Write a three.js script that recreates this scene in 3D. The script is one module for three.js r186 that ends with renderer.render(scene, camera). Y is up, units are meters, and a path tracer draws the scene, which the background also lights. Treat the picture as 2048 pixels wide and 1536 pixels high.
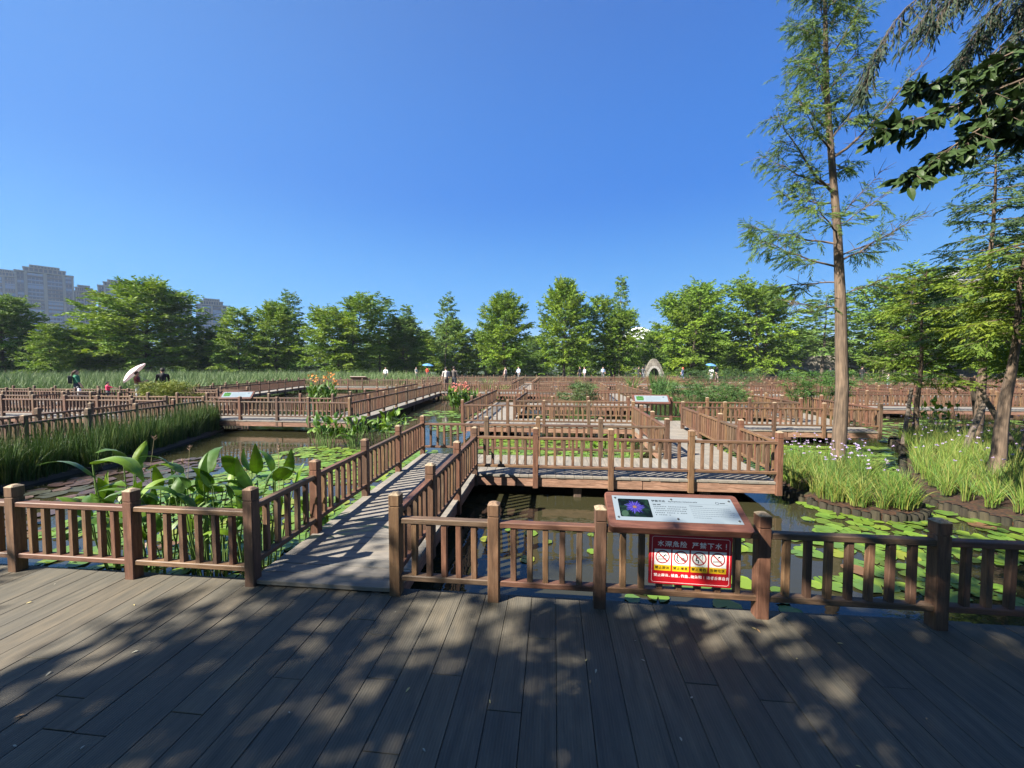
import * as THREE from 'three';
import { mergeGeometries } from 'three/addons/utils/BufferGeometryUtils.js';
import { MarchingCubes } from 'three/addons/objects/MarchingCubes.js';
import { ImprovedNoise } from 'three/addons/math/ImprovedNoise.js';

// ---------------------------------------------------------------- camera, sky, sun, exposure
const EXPOSURE = 3.6;
const scene = new THREE.Scene();
const camera = new THREE.PerspectiveCamera(88.39, 4 / 3, 0.05, 4000);
camera.position.set(0, 1.8, 0);
camera.rotation.order = 'YXZ';
camera.rotation.set(-2.537 * Math.PI / 180, 6 * Math.PI / 180, 0);
scene.add(camera);

const SUN = new THREE.Vector3(-0.819 * 0.766, 0.643, 0.573 * 0.766).normalize();
{
  const W = 1024, H = 512, d = new Float32Array(W * H * 4), v = new THREE.Vector3();
  const mix = (a, b, t) => a + (b - a) * t, sm = (a, b, x) => { const t = Math.min(1, Math.max(0, (x - a) / (b - a))); return t * t * (3 - 2 * t); };
  const zen = [0.010, 0.090, 0.46], mid = [0.026, 0.215, 0.78], low = [0.11, 0.43, 0.93], hor = [0.34, 0.62, 0.95];
  for (let j = 0; j < H; j++) {
    const el = ((j + 0.5) / H - 0.5) * Math.PI, e = Math.max(0, el) * 180 / Math.PI;
    for (let i = 0; i < W; i++) {
      const a = ((i + 0.5) / W - 0.5) * 2 * Math.PI;
      v.set(Math.cos(a) * Math.cos(el), Math.sin(el), Math.sin(a) * Math.cos(el));
      const c = v.dot(SUN), k = (j * W + i) * 4;
      const glow = 0.40 * Math.pow(Math.max(0, c * 0.5 + 0.5), 2.2) + 0.55 * Math.pow(Math.max(0, c), 24);
      for (let n = 0; n < 3; n++) {
        let s = mix(hor[n], low[n], sm(0, 8, e)); s = mix(s, mid[n], sm(5, 24, e)); s = mix(s, zen[n], sm(16, 58, e));
        d[k + n] = (s + glow * [0.52, 0.78, 0.80][n]) / EXPOSURE;
      }
      d[k + 3] = 1;
    }
  }
  const t = new THREE.DataTexture(d, W, H, THREE.RGBAFormat, THREE.FloatType);
  t.mapping = THREE.EquirectangularReflectionMapping; t.magFilter = THREE.LinearFilter; t.minFilter = THREE.LinearFilter; t.needsUpdate = true;
  scene.background = t; scene.environment = t;
}
const sun = new THREE.DirectionalLight(new THREE.Color(1, 0.93, 0.80), 5);
sun.name = 'sun';
sun.position.copy(SUN).multiplyScalar(150).add(new THREE.Vector3(0, 0, -30));
sun.target.position.set(0, 0, -30); scene.add(sun.target);
sun.castShadow = true; sun.shadow.mapSize.set(4096, 4096);
Object.assign(sun.shadow.camera, { left: -110, right: 110, top: 90, bottom: -90, near: 1, far: 400 });
scene.add(sun);
const renderer = new THREE.WebGLRenderer({ antialias: true });
renderer.toneMapping = THREE.LinearToneMapping;
renderer.toneMappingExposure = EXPOSURE;
renderer.shadowMap.enabled = true;
scene.fog = new THREE.FogExp2(new THREE.Color(0.72, 0.84, 1.0), 0.0002);

// ---------------------------------------------------------------- helpers
const WATER = -0.32, UP = new THREE.Vector3(0, 1, 0), PI = Math.PI;
const V = (x, y, z) => new THREE.Vector3(x, y, z);
function RNG(seed) { let s = seed >>> 0; const f = () => { s = (s + 0x6d2b79f5) | 0; let t = Math.imul(s ^ (s >>> 15), 1 | s); t = (t + Math.imul(t ^ (t >>> 7), 61 | t)) ^ t; return ((t ^ (t >>> 14)) >>> 0) / 4294967296; }; f.r = (a, b) => a + (b - a) * f(); f.i = (n) => Math.floor(f() * n); f.s = () => f() * 2 - 1; return f; }
const noise = new ImprovedNoise();
const fbm = (x, y, z, o = 4) => { let s = 0, a = 0.5; for (let i = 0; i < o; i++) { s += a * noise.noise(x, y, z); x *= 2.03; y *= 2.03; z *= 2.03; a *= 0.5; } return s; };
const names = new Map();
const numbered = (n) => { const k = names.get(n) ?? 0; names.set(n, k + 1); return k ? n + '_' + String(k).padStart(3, '0') : n; };
function tag(o, label, category, group, kind) { o.userData.label = label; if (category) o.userData.category = category; if (group) o.userData.group = group; if (kind) o.userData.kind = kind; return o; }
function top(o, name, label, category, group, kind) { o.name = numbered(name); tag(o, label, category, group, kind); scene.add(o); return o; }
const cast = (m) => { m.castShadow = m.receiveShadow = true; return m; };
function part(parent, name, geo, mat, x = 0, y = 0, z = 0) { const m = cast(new THREE.Mesh(geo, mat)); m.name = name; m.position.set(x, y, z); parent.add(m); return m; }
function solo(name, geo, mat, label, category, group, kind) { return top(cast(new THREE.Mesh(geo, mat)), name, label, category, group, kind); }
const copy = (o, label, name) => { const c = o.clone(); c.userData = { ...o.userData }; c.name = numbered(name ?? o.name.replace(/_\d{3}$/, '')); if (label) c.userData.label = label; scene.add(c); return c; };

// textures ---------------------------------------------------------
function tex(w, h, f, srgb = true) {
  const d = new Uint8Array(w * h * 4);
  for (let y = 0; y < h; y++) for (let x = 0; x < w; x++) { const c = f(x / w, y / h, x, y), k = (y * w + x) * 4; for (let n = 0; n < 3; n++) d[k + n] = Math.max(0, Math.min(255, (Array.isArray(c) ? c[n] : c) * 255)); d[k + 3] = 255; }
  const t = new THREE.DataTexture(d, w, h); t.wrapS = t.wrapT = THREE.RepeatWrapping; t.magFilter = THREE.LinearFilter; t.minFilter = THREE.LinearMipmapLinearFilter; t.generateMipmaps = true;
  if (srgb) t.colorSpace = THREE.SRGBColorSpace; t.needsUpdate = true; return t;
}
const per = (u, v, fx, fy, z) => { // noise that tiles over 0..1
  const a = fbm(u * fx, v * fy, z), b = fbm((u - 1) * fx, v * fy, z), c = fbm(u * fx, (v - 1) * fy, z), d = fbm((u - 1) * fx, (v - 1) * fy, z);
  return (a * (1 - u) + b * u) * (1 - v) + (c * (1 - u) + d * u) * v;
};
// grain runs along u
const grainField = (u, v) => { const w = per(u, v, 3, 6, 1.7) * 0.5; return per(u, v + w * 0.03, 5, 90, 4.2) * 0.9 + per(u, v, 30, 220, 9.1) * 0.5 + per(u, v, 4, 9, 7.7) * 0.7; };
const railTex = tex(512, 256, (u, v) => { const g = grainField(u, v), p = per(u, v, 9, 14, 22.2), k = 0.80 + g * 0.55 + p * 0.30; return [k, k * (1 + p * 0.12), k * (1 + p * 0.2)]; });
const railBump = tex(512, 256, (u, v) => 0.5 + grainField(u, v) * 0.6, false);
const deckTex = tex(1024, 256, (u, v) => {
  const g = grainField(u, v), rib = 0.5 + 0.5 * Math.sin(v * PI * 2 * 22), st = per(u, v, 7, 5, 31.3), sp = per(u, v, 60, 40, 12.9) > 0.33 ? 0.14 : 0;
  const k = 0.80 + g * 0.26 + st * 0.30 + (rib - 0.5) * 0.05 + sp; return [k, k * (1 - st * 0.05), k * (1 - st * 0.12)];
});
const deckBump = tex(1024, 256, (u, v) => 0.45 + grainField(u, v) * 0.35 + 0.2 * Math.sin(v * PI * 2 * 22), false);
const barkTex = tex(256, 512, (u, v) => { const g = per(u, v, 26, 5, 3.3), p = per(u, v, 5, 6, 8.1); const k = 0.78 + g * 0.55 + p * 0.4; return [k, k * 0.98, k * 0.95]; });
const barkBump = tex(256, 512, (u, v) => 0.5 + per(u, v, 26, 5, 3.3) * 0.9, false);
const rep = (t, a, b) => { const c = t.clone(); c.repeat.set(a, b); c.needsUpdate = true; return c; };

const std = (c, o = {}) => new THREE.MeshStandardMaterial({ color: new THREE.Color().setRGB(...c), roughness: 0.8, ...o });
const leafMat = (c, tr = 0.38, o = {}) => new THREE.MeshPhysicalMaterial({ color: new THREE.Color().setRGB(...c), roughness: 0.75, specularIntensity: 0.4, transmission: tr, thickness: 0, side: THREE.DoubleSide, ...o });
const rT = rep(railTex, 1 / 1.1, 1 / 0.3), rB = rep(railBump, 1 / 1.1, 1 / 0.3);
const woodTones = [[0.152, 0.078, 0.045], [0.182, 0.098, 0.053], [0.118, 0.062, 0.038], [0.200, 0.112, 0.055], [0.172, 0.077, 0.045], [0.138, 0.086, 0.051]];
const WOOD = woodTones.map((c) => std(c, { map: rT, bumpMap: rB, bumpScale: 0.0016, roughness: 0.62 }));
const CAP = [std([0.42, 0.32, 0.21], { map: rT, bumpMap: rB, bumpScale: 0.001, roughness: 0.8 }), std([0.30, 0.19, 0.12], { map: rT, roughness: 0.8 })];
const FASCIA = [[0.31, 0.165, 0.110], [0.27, 0.142, 0.092], [0.345, 0.195, 0.130]].map((c) => std(c, { map: rT, bumpMap: rB, bumpScale: 0.0015, roughness: 0.75 }));
const dT = rep(deckTex, 1 / 1.6, 1 / 0.36), dB = rep(deckBump, 1 / 1.6, 1 / 0.36);
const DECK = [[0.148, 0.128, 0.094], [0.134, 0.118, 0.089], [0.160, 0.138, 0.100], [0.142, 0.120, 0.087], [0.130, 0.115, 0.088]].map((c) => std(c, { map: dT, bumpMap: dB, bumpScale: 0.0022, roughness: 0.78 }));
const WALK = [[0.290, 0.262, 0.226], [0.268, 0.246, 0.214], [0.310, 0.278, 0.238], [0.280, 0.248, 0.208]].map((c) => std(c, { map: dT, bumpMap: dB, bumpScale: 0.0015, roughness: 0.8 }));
const BEAM = std([0.10, 0.065, 0.045], { map: rT, roughness: 0.85 });
const BARK = std([0.165, 0.120, 0.088], { map: rep(barkTex, 1 / 0.9, 1 / 1.6), bumpMap: rep(barkBump, 1 / 0.9, 1 / 1.6), bumpScale: 0.012, roughness: 0.92 });
const BARKD = std([0.075, 0.056, 0.042], { roughness: 0.95 });

// geometry ---------------------------------------------------------
class Tri { // triangle soup with uv and colour
  constructor() { this.p = []; this.u = []; this.c = []; this.n = []; }
  tri(a, b, c, ua, ub, uc, col, na, nb, nc) {
    this.p.push(a.x, a.y, a.z, b.x, b.y, b.z, c.x, c.y, c.z);
    if (ua) this.u.push(...ua, ...ub, ...uc);
    if (col) this.c.push(...col, ...col, ...col);
    if (na) this.n.push(na.x, na.y, na.z, nb.x, nb.y, nb.z, nc.x, nc.y, nc.z);
  }
  quad(a, b, c, d, ua, ub, uc, ud, col) { this.tri(a, b, c, ua, ub, uc, col); this.tri(a, c, d, ua, uc, ud, col); }
  geo() {
    const g = new THREE.BufferGeometry();
    g.setAttribute('position', new THREE.Float32BufferAttribute(this.p, 3));
    g.setAttribute('uv', new THREE.Float32BufferAttribute(this.u.length ? this.u : new Float32Array(this.p.length / 3 * 2), 2));
    if (this.c.length) g.setAttribute('color', new THREE.Float32BufferAttribute(this.c, 3));
    if (this.n.length) g.setAttribute('normal', new THREE.Float32BufferAttribute(this.n, 3)); else g.computeVertexNormals();
    return g;
  }
}
const cache = new Map();
const memo = (key, f) => { if (!cache.has(key)) cache.set(key, f()); return cache.get(key); };
// a stick along +Y from 0 to L: w in x, h in z, chamfered long edges
function prismGeo(L, w, h, c, uo = 0, vo = 0, rings) {
  const t = new Tri(), rs = rings ?? [[0, 0], [L, 0]];
  const sec = (ins) => { const a = w / 2 - ins, b = h / 2 - ins; return [[a, -b + c], [a, b - c], [a - c, b], [-a + c, b], [-a, b - c], [-a, -b + c], [-a + c, -b], [a - c, -b]]; };
  for (let k = 0; k + 1 < rs.length; k++) {
    const [y0, i0] = rs[k], [y1, i1] = rs[k + 1], s0 = sec(i0), s1 = sec(i1); let per_ = 0;
    for (let i = 0; i < 8; i++) {
      const j = (i + 1) % 8, e = Math.hypot(s0[j][0] - s0[i][0], s0[j][1] - s0[i][1]);
      const A = V(s0[i][0], y0, s0[i][1]), B = V(s0[j][0], y0, s0[j][1]), C = V(s1[j][0], y1, s1[j][1]), D = V(s1[i][0], y1, s1[i][1]);
      t.quad(A, D, C, B, [y0 + uo, per_ + vo], [y1 + uo, per_ + vo], [y1 + uo, per_ + e + vo], [y0 + uo, per_ + e + vo]); per_ += e;
    }
  }
  for (const [[y, ins], dir] of [[rs[0], -1], [rs[rs.length - 1], 1]]) {
    const s = sec(ins);
    for (let i = 1; i < 7; i++) {
      const P = [s[0], s[i], s[i + 1]].map((q) => V(q[0], y, q[1])), U = [s[0], s[i], s[i + 1]].map((q) => [q[0] + uo, q[1] + vo]);
      if (dir > 0) t.tri(P[0], P[2], P[1], U[0], U[2], U[1]); else t.tri(P[0], P[1], P[2], U[0], U[1], U[2]);
    }
  }
  return t.geo();
}
const stick = (L, w, h, c, v = 0) => memo('s' + [L.toFixed(3), w, h, c, v], () => prismGeo(L, w, h, c, v * 0.37, v * 0.071));
const boxGeo = (w, h, d) => memo('b' + [w, h, d], () => new THREE.BoxGeometry(w, h, d));
function tube(t, pts, rad, sides = 6, col, capEnd = false) { // tapered limb through points, radii per point, smooth normals
  let prev = null, len = 0; const fr = V(0.3, 0.1, 1).normalize();
  for (let i = 0; i < pts.length; i++) {
    const d = (i + 1 < pts.length ? pts[i + 1].clone().sub(pts[i]) : pts[i].clone().sub(pts[i - 1])).normalize();
    const x = fr.clone().cross(d).normalize(), y = d.clone().cross(x), ring = [];
    if (i) len += pts[i].distanceTo(pts[i - 1]);
    for (let k = 0; k <= sides; k++) { const a = k / sides * 2 * PI, n = x.clone().multiplyScalar(Math.cos(a)).addScaledVector(y, Math.sin(a)); ring.push({ p: pts[i].clone().addScaledVector(n, rad[i]), n, u: [k / sides * 2 * PI * rad[0], len] }); }
    if (prev) for (let k = 0; k < sides; k++) {
      const a = prev[k], b = prev[k + 1], c = ring[k + 1], e = ring[k];
      t.tri(a.p, b.p, c.p, a.u, b.u, c.u, col, a.n, b.n, c.n); t.tri(a.p, c.p, e.p, a.u, c.u, e.u, col, a.n, c.n, e.n);
    }
    prev = ring;
  }
}

// ---------------------------------------------------------------- ground and water
{
  const lines = (a) => a.flat(), range = (a, b, s) => { const o = []; for (let x = a; x <= b + 1e-6; x += s) o.push(x); return o; };
  const xs = lines([[-1600, -700, -300, -150], range(-100, 100, 4), [150, 300, 700, 1600]]), zs = lines([[-1600, -800, -400, -200, -140, -110], range(-92, 8, 3), [14, 30, 90, 400]]);
  const hgt = (x, z) => {
    const shore = -57 + 2.5 * noise.noise(x * 0.07, 3.1, 0) + (x < -32 ? Math.min(10, (-32 - x) * 0.3) : 0);
    if (z > -1.6) return -0.5; if (z < shore || Math.abs(x) > 92) return -0.12 + 0.10 * noise.noise(x * 0.1, z * 0.1, 5);
    return -1.3;
  };
  const t = new Tri();
  for (let i = 0; i + 1 < xs.length; i++) for (let j = 0; j + 1 < zs.length; j++) {
    const P = (x, z) => V(x, hgt(x, z), z), a = P(xs[i], zs[j]), b = P(xs[i], zs[j + 1]), c = P(xs[i + 1], zs[j + 1]), d = P(xs[i + 1], zs[j]);
    t.quad(a, b, c, d, [a.x, a.z], [b.x, b.z], [c.x, c.z], [d.x, d.z]);
  }
  const gt = tex(512, 512, (u, v) => { const a = per(u, v, 8, 8, 2.2), b = per(u, v, 60, 60, 5.5), k = 0.75 + b * 0.5; return [k * (0.75 + a * 0.5), k * (0.86 + a * 0.2), k * 0.6]; });
  const m = std([0.085, 0.105, 0.045], { map: rep(gt, 1 / 7, 1 / 7), roughness: 0.95 });
  solo('ground', t.geo(), m, 'grassy park ground and muddy pond bed', 'ground', null, 'structure');
}
{
  const w = new THREE.PlaneGeometry(190, 61, 1, 1).rotateX(-PI / 2).translate(0, WATER, -31.2), uv = w.attributes.uv;
  for (let i = 0; i < uv.count; i++) uv.setXY(i, w.attributes.position.getX(i), w.attributes.position.getZ(i));
  const rip = tex(512, 512, (u, v) => 0.5 + per(u, v, 14, 22, 1.1) * 0.5 + per(u, v, 40, 60, 6.1) * 0.12, false);
  const m = new THREE.MeshPhysicalMaterial({ color: new THREE.Color().setRGB(0.027, 0.026, 0.013), roughness: 0.03, ior: 1.42, bumpMap: rep(rip, 1 / 4.5, 1 / 4.5), bumpScale: 0.006 });
  solo('water', w, m, 'still murky olive pond water reflecting the sky', 'water', null, 'structure');
}

// ---------------------------------------------------------------- decks
// a board between four corner points (top face), thickness th
function slab(a, b, c, d, y, th, vo = 0) { // a,b one long side; d,c the other (x,z pairs); grain along a->b
  const t = new Tri(), P = (q, yy) => V(q[0], yy, q[1]), L = Math.hypot(b[0] - a[0], b[1] - a[1]), W = Math.hypot(d[0] - a[0], d[1] - a[1]), e = 0.0022;
  const cx = (a[0] + b[0] + c[0] + d[0]) / 4, cz = (a[1] + b[1] + c[1] + d[1]) / 4;
  const ins = (q) => { const dx = cx - q[0], dz = cz - q[1], k = e * 1.4 / Math.hypot(dx, dz); const s = Math.min(1, L / W); return [q[0] + Math.sign(dx) * e * (Math.abs(dx) > 0.001), q[1] + Math.sign(dz) * e * (Math.abs(dz) > 0.001)]; };
  const top_ = [a, b, c, d].map(ins), U = [[vo, vo], [L + vo, vo], [L + vo, W + vo], [vo, W + vo]], lo = [a, b, c, d];
  const area = (b[0] - a[0]) * (c[1] - a[1]) - (b[1] - a[1]) * (c[0] - a[0]), fl = area < 0;
  const q4 = (A, B, C, D, ua, ub, uc, ud) => fl ? t.quad(A, B, C, D, ua, ub, uc, ud) : t.quad(A, D, C, B, ua, ud, uc, ub);
  q4(P(top_[0], y), P(top_[1], y), P(top_[2], y), P(top_[3], y), ...U);
  for (let i = 0; i < 4; i++) {
    const j = (i + 1) % 4, l = Math.hypot(lo[j][0] - lo[i][0], lo[j][1] - lo[i][1]);
    q4(P(lo[i], y - e), P(lo[j], y - e), P(top_[j], y), P(top_[i], y), [0, 0], [l, 0], [l, e], [0, e]);
    q4(P(lo[i], y - th), P(lo[j], y - th), P(lo[j], y - e), P(lo[i], y - e), [0, vo], [l, vo], [l, vo + th], [0, vo + th]);
  }
  return t.geo();
}
const lerp2 = (a, b, t) => [a[0] + (b[0] - a[0]) * t, a[1] + (b[1] - a[1]) * t];
const dist2 = (a, b) => Math.hypot(b[0] - a[0], b[1] - a[1]);
function along(a, b, y, w, h, c = 0.004, vr = 0) { // stick from a to b (x,z), centre height y, w vertical size, h horizontal size
  const L = dist2(a, b), g = stick(Math.round(L * 1000) / 1000, w, h, c, vr), m = cast(new THREE.Mesh(g));
  m.rotation.set(0, Math.atan2(-(b[1] - a[1]), b[0] - a[0]), -PI / 2, 'YXZ'); m.position.set(a[0], y, a[1]); return m;
}
// s0-s1 is the start edge, e0-e1 the end edge of the walk; planks lie across
function walkway(label, s0, s1, e0, e1, o = {}) {
  const r = RNG(o.seed ?? 5), g = top(new THREE.Group(), 'walkway', label, 'walkway', null, 'structure'), y = o.y ?? 0.05, L = (dist2(s0, e0) + dist2(s1, e1)) / 2, n = Math.round(L / 0.148), far = o.far;
  const geos = [];
  for (let k = 0; k < n; k++) {
    const gp = 0.0022 / L, f0 = k / n + gp, f1 = (k + 1) / n - gp, over = r.r(0.008, 0.02), wd = dist2(s0, s1), q = over / wd;
    const a = lerp2(s0, e0, f0), b = lerp2(s1, e1, f0), c = lerp2(s1, e1, f1), d = lerp2(s0, e0, f1);
    const sg = slab(lerp2(a, b, -q), lerp2(a, b, 1 + q), lerp2(d, c, 1 + q), lerp2(d, c, -q), y + r.s() * 0.0015, 0.034, r() * 3);
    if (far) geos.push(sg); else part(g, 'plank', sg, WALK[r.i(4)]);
  }
  if (far) part(g, 'planks', mergeGeometries(geos), WALK[o.seed % 4]).userData.kind = 'stuff';
  // edge boards under both long sides, beams and piles below
  for (const [A, B, C, D] of [[s0, e0, s1, e1], [s1, e1, s0, e0]]) {
    const m = Math.max(1, Math.round(L / 2.4)), nrm = (() => { const dx = C[0] - A[0], dz = C[1] - A[1], l = Math.hypot(dx, dz); return [dx / l, dz / l]; })();
    for (let k = 0; k < m; k++) {
      const a = lerp2(A, B, k / m), b = lerp2(A, B, (k + 1) / m - 0.002), i = 0.018, pa = [a[0] + nrm[0] * i, a[1] + nrm[1] * i], pb = [b[0] + nrm[0] * i, b[1] + nrm[1] * i];
      const f = along(pa, pb, y - 0.036 - 0.075, 0.15, 0.034, 0.003, r.i(4)); f.material = FASCIA[r.i(3)]; f.name = 'edge_board'; g.add(f);
      const j = 0.16, qa = [a[0] + nrm[0] * j, a[1] + nrm[1] * j], qb = [b[0] + nrm[0] * j, b[1] + nrm[1] * j];
      if (!far || k % 2 === 0) { const mid = lerp2(qa, qb, 0.5); part(g, 'pile', stick(1.1, 0.13, 0.13, 0.012), BEAM, mid[0], y - 0.196 - 1.1, mid[1]); }
      const bm = along(qa, qb, y - 0.036 - 0.08, 0.15, 0.06, 0.003, 1); bm.material = BEAM; bm.name = 'beam'; g.add(bm);
    }
  }
  for (const [A, C, s] of [[s0, s1, 1], [e0, e1, -1]]) if ((s > 0 && o.capStart) || (s < 0 && o.capEnd)) { const f = along(lerp2(A, C, 0.03), lerp2(A, C, 0.97), y - 0.036 - 0.075, 0.15, 0.034, 0.003, 2); f.material = FASCIA[1]; f.name = 'edge_board'; g.add(f); }
  return g;
}

// ---------------------------------------------------------------- railings
function postGeo(h, w, v) { // body with a cut ring near the head
  return memo('post' + [h.toFixed(3), w, v], () => prismGeo(h, w, w, 0.006, v * 0.41, v * 0.13, [[0, 0], [h - 0.112, 0], [h - 0.110, 0.006], [h - 0.102, 0.006], [h - 0.100, 0], [h - 0.022, 0]]));
}
const capGeo = (w) => memo('cap' + w, () => prismGeo(0.022, w, w, 0.006, 0, 0, [[0, 0], [0.005, -0.001], [0.018, 0.018], [0.022, 0.026]]));
let railSeed = 100;
// run between two ground points; n bays; det 2 = every piece its own part, 1 = balusters of the run joined, 0 = far run: posts apart, the rest joined
function railing(label, a, b, o = {}) {
  const { base = 0.05, start = true, end = true, det = 2, down = 0.2, group, ht = 0.775 } = o, r = RNG(railSeed++), L = dist2(a, b), n = o.n ?? Math.max(1, Math.round(L / 1.27));
  const g = top(new THREE.Group(), 'wooden_railing', label, 'railing', group); g.position.set(a[0], base, a[1]); g.rotation.y = Math.atan2(-(b[1] - a[1]), b[0] - a[0]);
  const pw = o.pw ?? 0.088, lone = [], rails = [], bays = o.bays ?? Array.from({ length: n + 1 }, (_, i) => i * L / n);
  const M4 = new THREE.Matrix4(), place = (geo, x, y, z, q) => geo.clone().applyMatrix4(M4.compose(V(x, y, z), q ?? new THREE.Quaternion(), V(1, 1, 1)));
  const lie = new THREE.Quaternion().setFromEuler(new THREE.Euler(0, 0, -PI / 2)), lieM = (L_, w, h, v) => stick(Math.round(L_ * 1000) / 1000, w, h, 0.006, v);
  bays.forEach((x, i) => {
    if ((i === 0 && !start) || (i === bays.length - 1 && !end)) return;
    const dn = o.flat ? 0 : down, hh = ht + dn + (o.tall && (i === 0 && o.tall[0] || i === bays.length - 1 && o.tall[1]) ? 0.055 : 0) + r.s() * 0.004, p = part(g, 'post', postGeo(Math.round(hh * 500) / 500, pw, r.i(3)), WOOD[r.i(6)], x, -dn, 0);
    p.rotation.set(r.s() * 0.006, 0, r.s() * 0.006);
    if (det > 0) part(p, 'post_cap', capGeo(pw), CAP[r() < 0.7 ? 0 : 1], 0, Math.round(hh * 500) / 500 - 0.022, 0); else part(p, 'post_cap', capGeo(pw), CAP[0], 0, Math.round(hh * 500) / 500 - 0.022, 0);
  });
  for (let i = 0; i + 1 < bays.length; i++) {
    const x0 = bays[i] + pw / 2 - 0.012, x1 = bays[i + 1] - pw / 2 + 0.012, len = x1 - x0, m = WOOD[r.i(6)], dz = r.s() * 0.003;
    const nb = o.nb?.[i] ?? Math.max(2, Math.round((len + 0.06) / 0.148) - 1), yT = 0.598 + r.s() * 0.003, yB = 0.142;
    if (det > 0) {
      for (const [nm, y] of [['top_rail', yT], ['bottom_rail', yB]]) { const q = part(g, nm, lieM(len, 0.044, 0.066, r.i(4)), m, x0, y, dz); q.rotation.z = -PI / 2; }
    } else for (const y of [yT, yB]) rails.push(place(lieM(len, 0.044, 0.066, 0), x0, y, 0, lie));
    for (let k = 0; k < nb; k++) {
      const x = x0 + len * (k + 1) / (nb + 1), bl = yT - yB - 0.03;
      if (det === 2) { const q = part(g, 'baluster', stick(0.426, 0.043, 0.043, 0.004, r.i(4)), WOOD[r.i(6)], x + r.s() * 0.004, yB + 0.015, dz + r.s() * 0.003); q.rotation.set(r.s() * 0.008, r.s() * 0.05, r.s() * 0.008); }
      else lone.push(place(stick(0.426, 0.043, 0.043, 0.004, 0), x + r.s() * 0.006, yB + 0.015, 0));
    }
  }
  if (rails.length) part(g, 'rails', mergeGeometries(rails), WOOD[r.i(6)]).userData.kind = 'stuff';
  if (lone.length) part(g, 'balusters', mergeGeometries(lone), WOOD[r.i(6)]).userData.kind = 'stuff';
  return g;
}

// ---------------------------------------------------------------- near deck
{
  const g = top(new THREE.Group(), 'boardwalk', 'wide grey plank boardwalk in tree shade', 'boardwalk', null, 'structure'), r = RNG(77), pw = 0.182;
  const rest = [], edge = -3.035, PATCH = std([0.26, 0.265, 0.26], { map: dT, bumpMap: dB, bumpScale: 0.001, roughness: 0.7 });
  for (let i = -82; i < 62; i++) {
    const x0 = i * pw + 0.026, x1 = x0 + pw - 0.003, cuts = [edge + r.r(0, 0.012)]; let z = edge + r.r(0.4, 2.2);
    if (i === 0) z = -1.655; while (z < 3.6) { cuts.push(z); z += r.r(1.6, 3.4); }
    cuts.push(3.9);
    const near = i > -52 && i < 42;
    for (let k = 0; k + 1 < cuts.length; k++) {
      const s = slab([x0, cuts[k] + 0.0012], [x0, cuts[k + 1] - 0.0012], [x1, cuts[k + 1] - 0.0012], [x1, cuts[k] + 0.0012], r.s() * 0.002, 0.04, r() * 4);
      const vis = near && cuts[k] < -1.0;
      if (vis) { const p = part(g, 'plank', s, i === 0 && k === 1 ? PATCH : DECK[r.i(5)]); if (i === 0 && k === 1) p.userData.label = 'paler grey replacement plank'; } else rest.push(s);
    }
  }
  part(g, 'planks', mergeGeometries(rest), DECK[0]).userData.kind = 'stuff';
  for (let k = -6; k < 6; k++) { const f = along([k * 2.2, -2.99], [k * 2.2 + 2.196, -2.99], -0.042 - 0.075, 0.15, 0.04, 0.003, k & 3); f.material = BEAM; f.name = 'edge_beam'; g.add(f); }
  for (let k = -6; k < 7; k++) part(g, 'pile', stick(1.1, 0.16, 0.16, 0.012), BEAM, k * 2.2, -0.195 - 1.1, -2.8);
}

// near railing: left stretch, right stretch (bays as measured)
const NZ = -2.95;
railing('shaded low railing at the boardwalk edge left of the walkway entrance', [-9.3, NZ], [-2.46, NZ], { base: 0, flat: true, ht: 0.765, bays: [0, 1.15, 2.3, 3.45, 4.59, 5.74, 6.84], tall: [0, 1], end: true });
railing('railing with the red warning sign at the boardwalk edge', [-1.23, NZ], [7.24, NZ], { base: 0, flat: true, ht: 0.765, bays: [0, 0.78, 1.58, 2.72, 3.87, 5.02, 6.17, 7.32, 8.47], nb: [5, 5, 7, 7, 7, 7, 7, 7], tall: [1, 0] });

// ---------------------------------------------------------------- walkways over the pond
walkway('walkway leading straight out from the boardwalk', [-2.46, -2.93], [-1.23, -2.93], [-2.58, -6.30], [-1.27, -6.30], { seed: 1 });
walkway('walkway crossing behind the information board', [-2.58, -6.30], [-2.62, -7.68], [3.40, -6.31], [3.46, -7.68], { seed: 2, capEnd: true, capStart: true });
walkway('walkway running back between two railings from the near crossing', [2.13, -7.68], [3.46, -7.68], [2.27, -11.52], [3.62, -11.51], { seed: 3 });
walkway('second crossing walkway with pale tilted board', [-2.70, -11.55], [-2.74, -13.15], [8.70, -11.50], [9.02, -13.20], { seed: 4, capStart: true, capEnd: true });
walkway('straight walkway behind pink cannas', [-2.74, -13.15], [-1.29, -13.15], [-2.78, -17.60], [-1.20, -17.60], { seed: 6, far: true });
walkway('third crossing walkway in the middle of the pond', [-2.78, -17.60], [-2.80, -19.10], [4.20, -17.60], [4.16, -19.10], { seed: 7, far: true });
walkway('slanting walkway beyond the tilted board', [2.60, -19.10], [4.16, -19.10], [2.90, -25.50], [4.20, -25.50], { seed: 8, far: true });
walkway('fourth crossing walkway far out in the pond', [-9.05, -25.50], [-9.10, -27.00], [4.20, -25.50], [4.30, -27.00], { seed: 9, far: true });
walkway('far straight walkway towards the trees', [-2.85, -27.00], [-1.42, -27.00], [-2.95, -39.50], [-1.38, -39.50], { seed: 10, far: true });
walkway('farthest crossing walkway before the trees', [-14, -39.50], [-14, -41.10], [11.5, -39.50], [11.6, -41.10], { seed: 11, far: true });
walkway('walkway angling back behind the tall cypress', [7.70, -13.20], [9.02, -13.20], [8.10, -17.70], [9.69, -17.70], { seed: 12, far: true });
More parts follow.
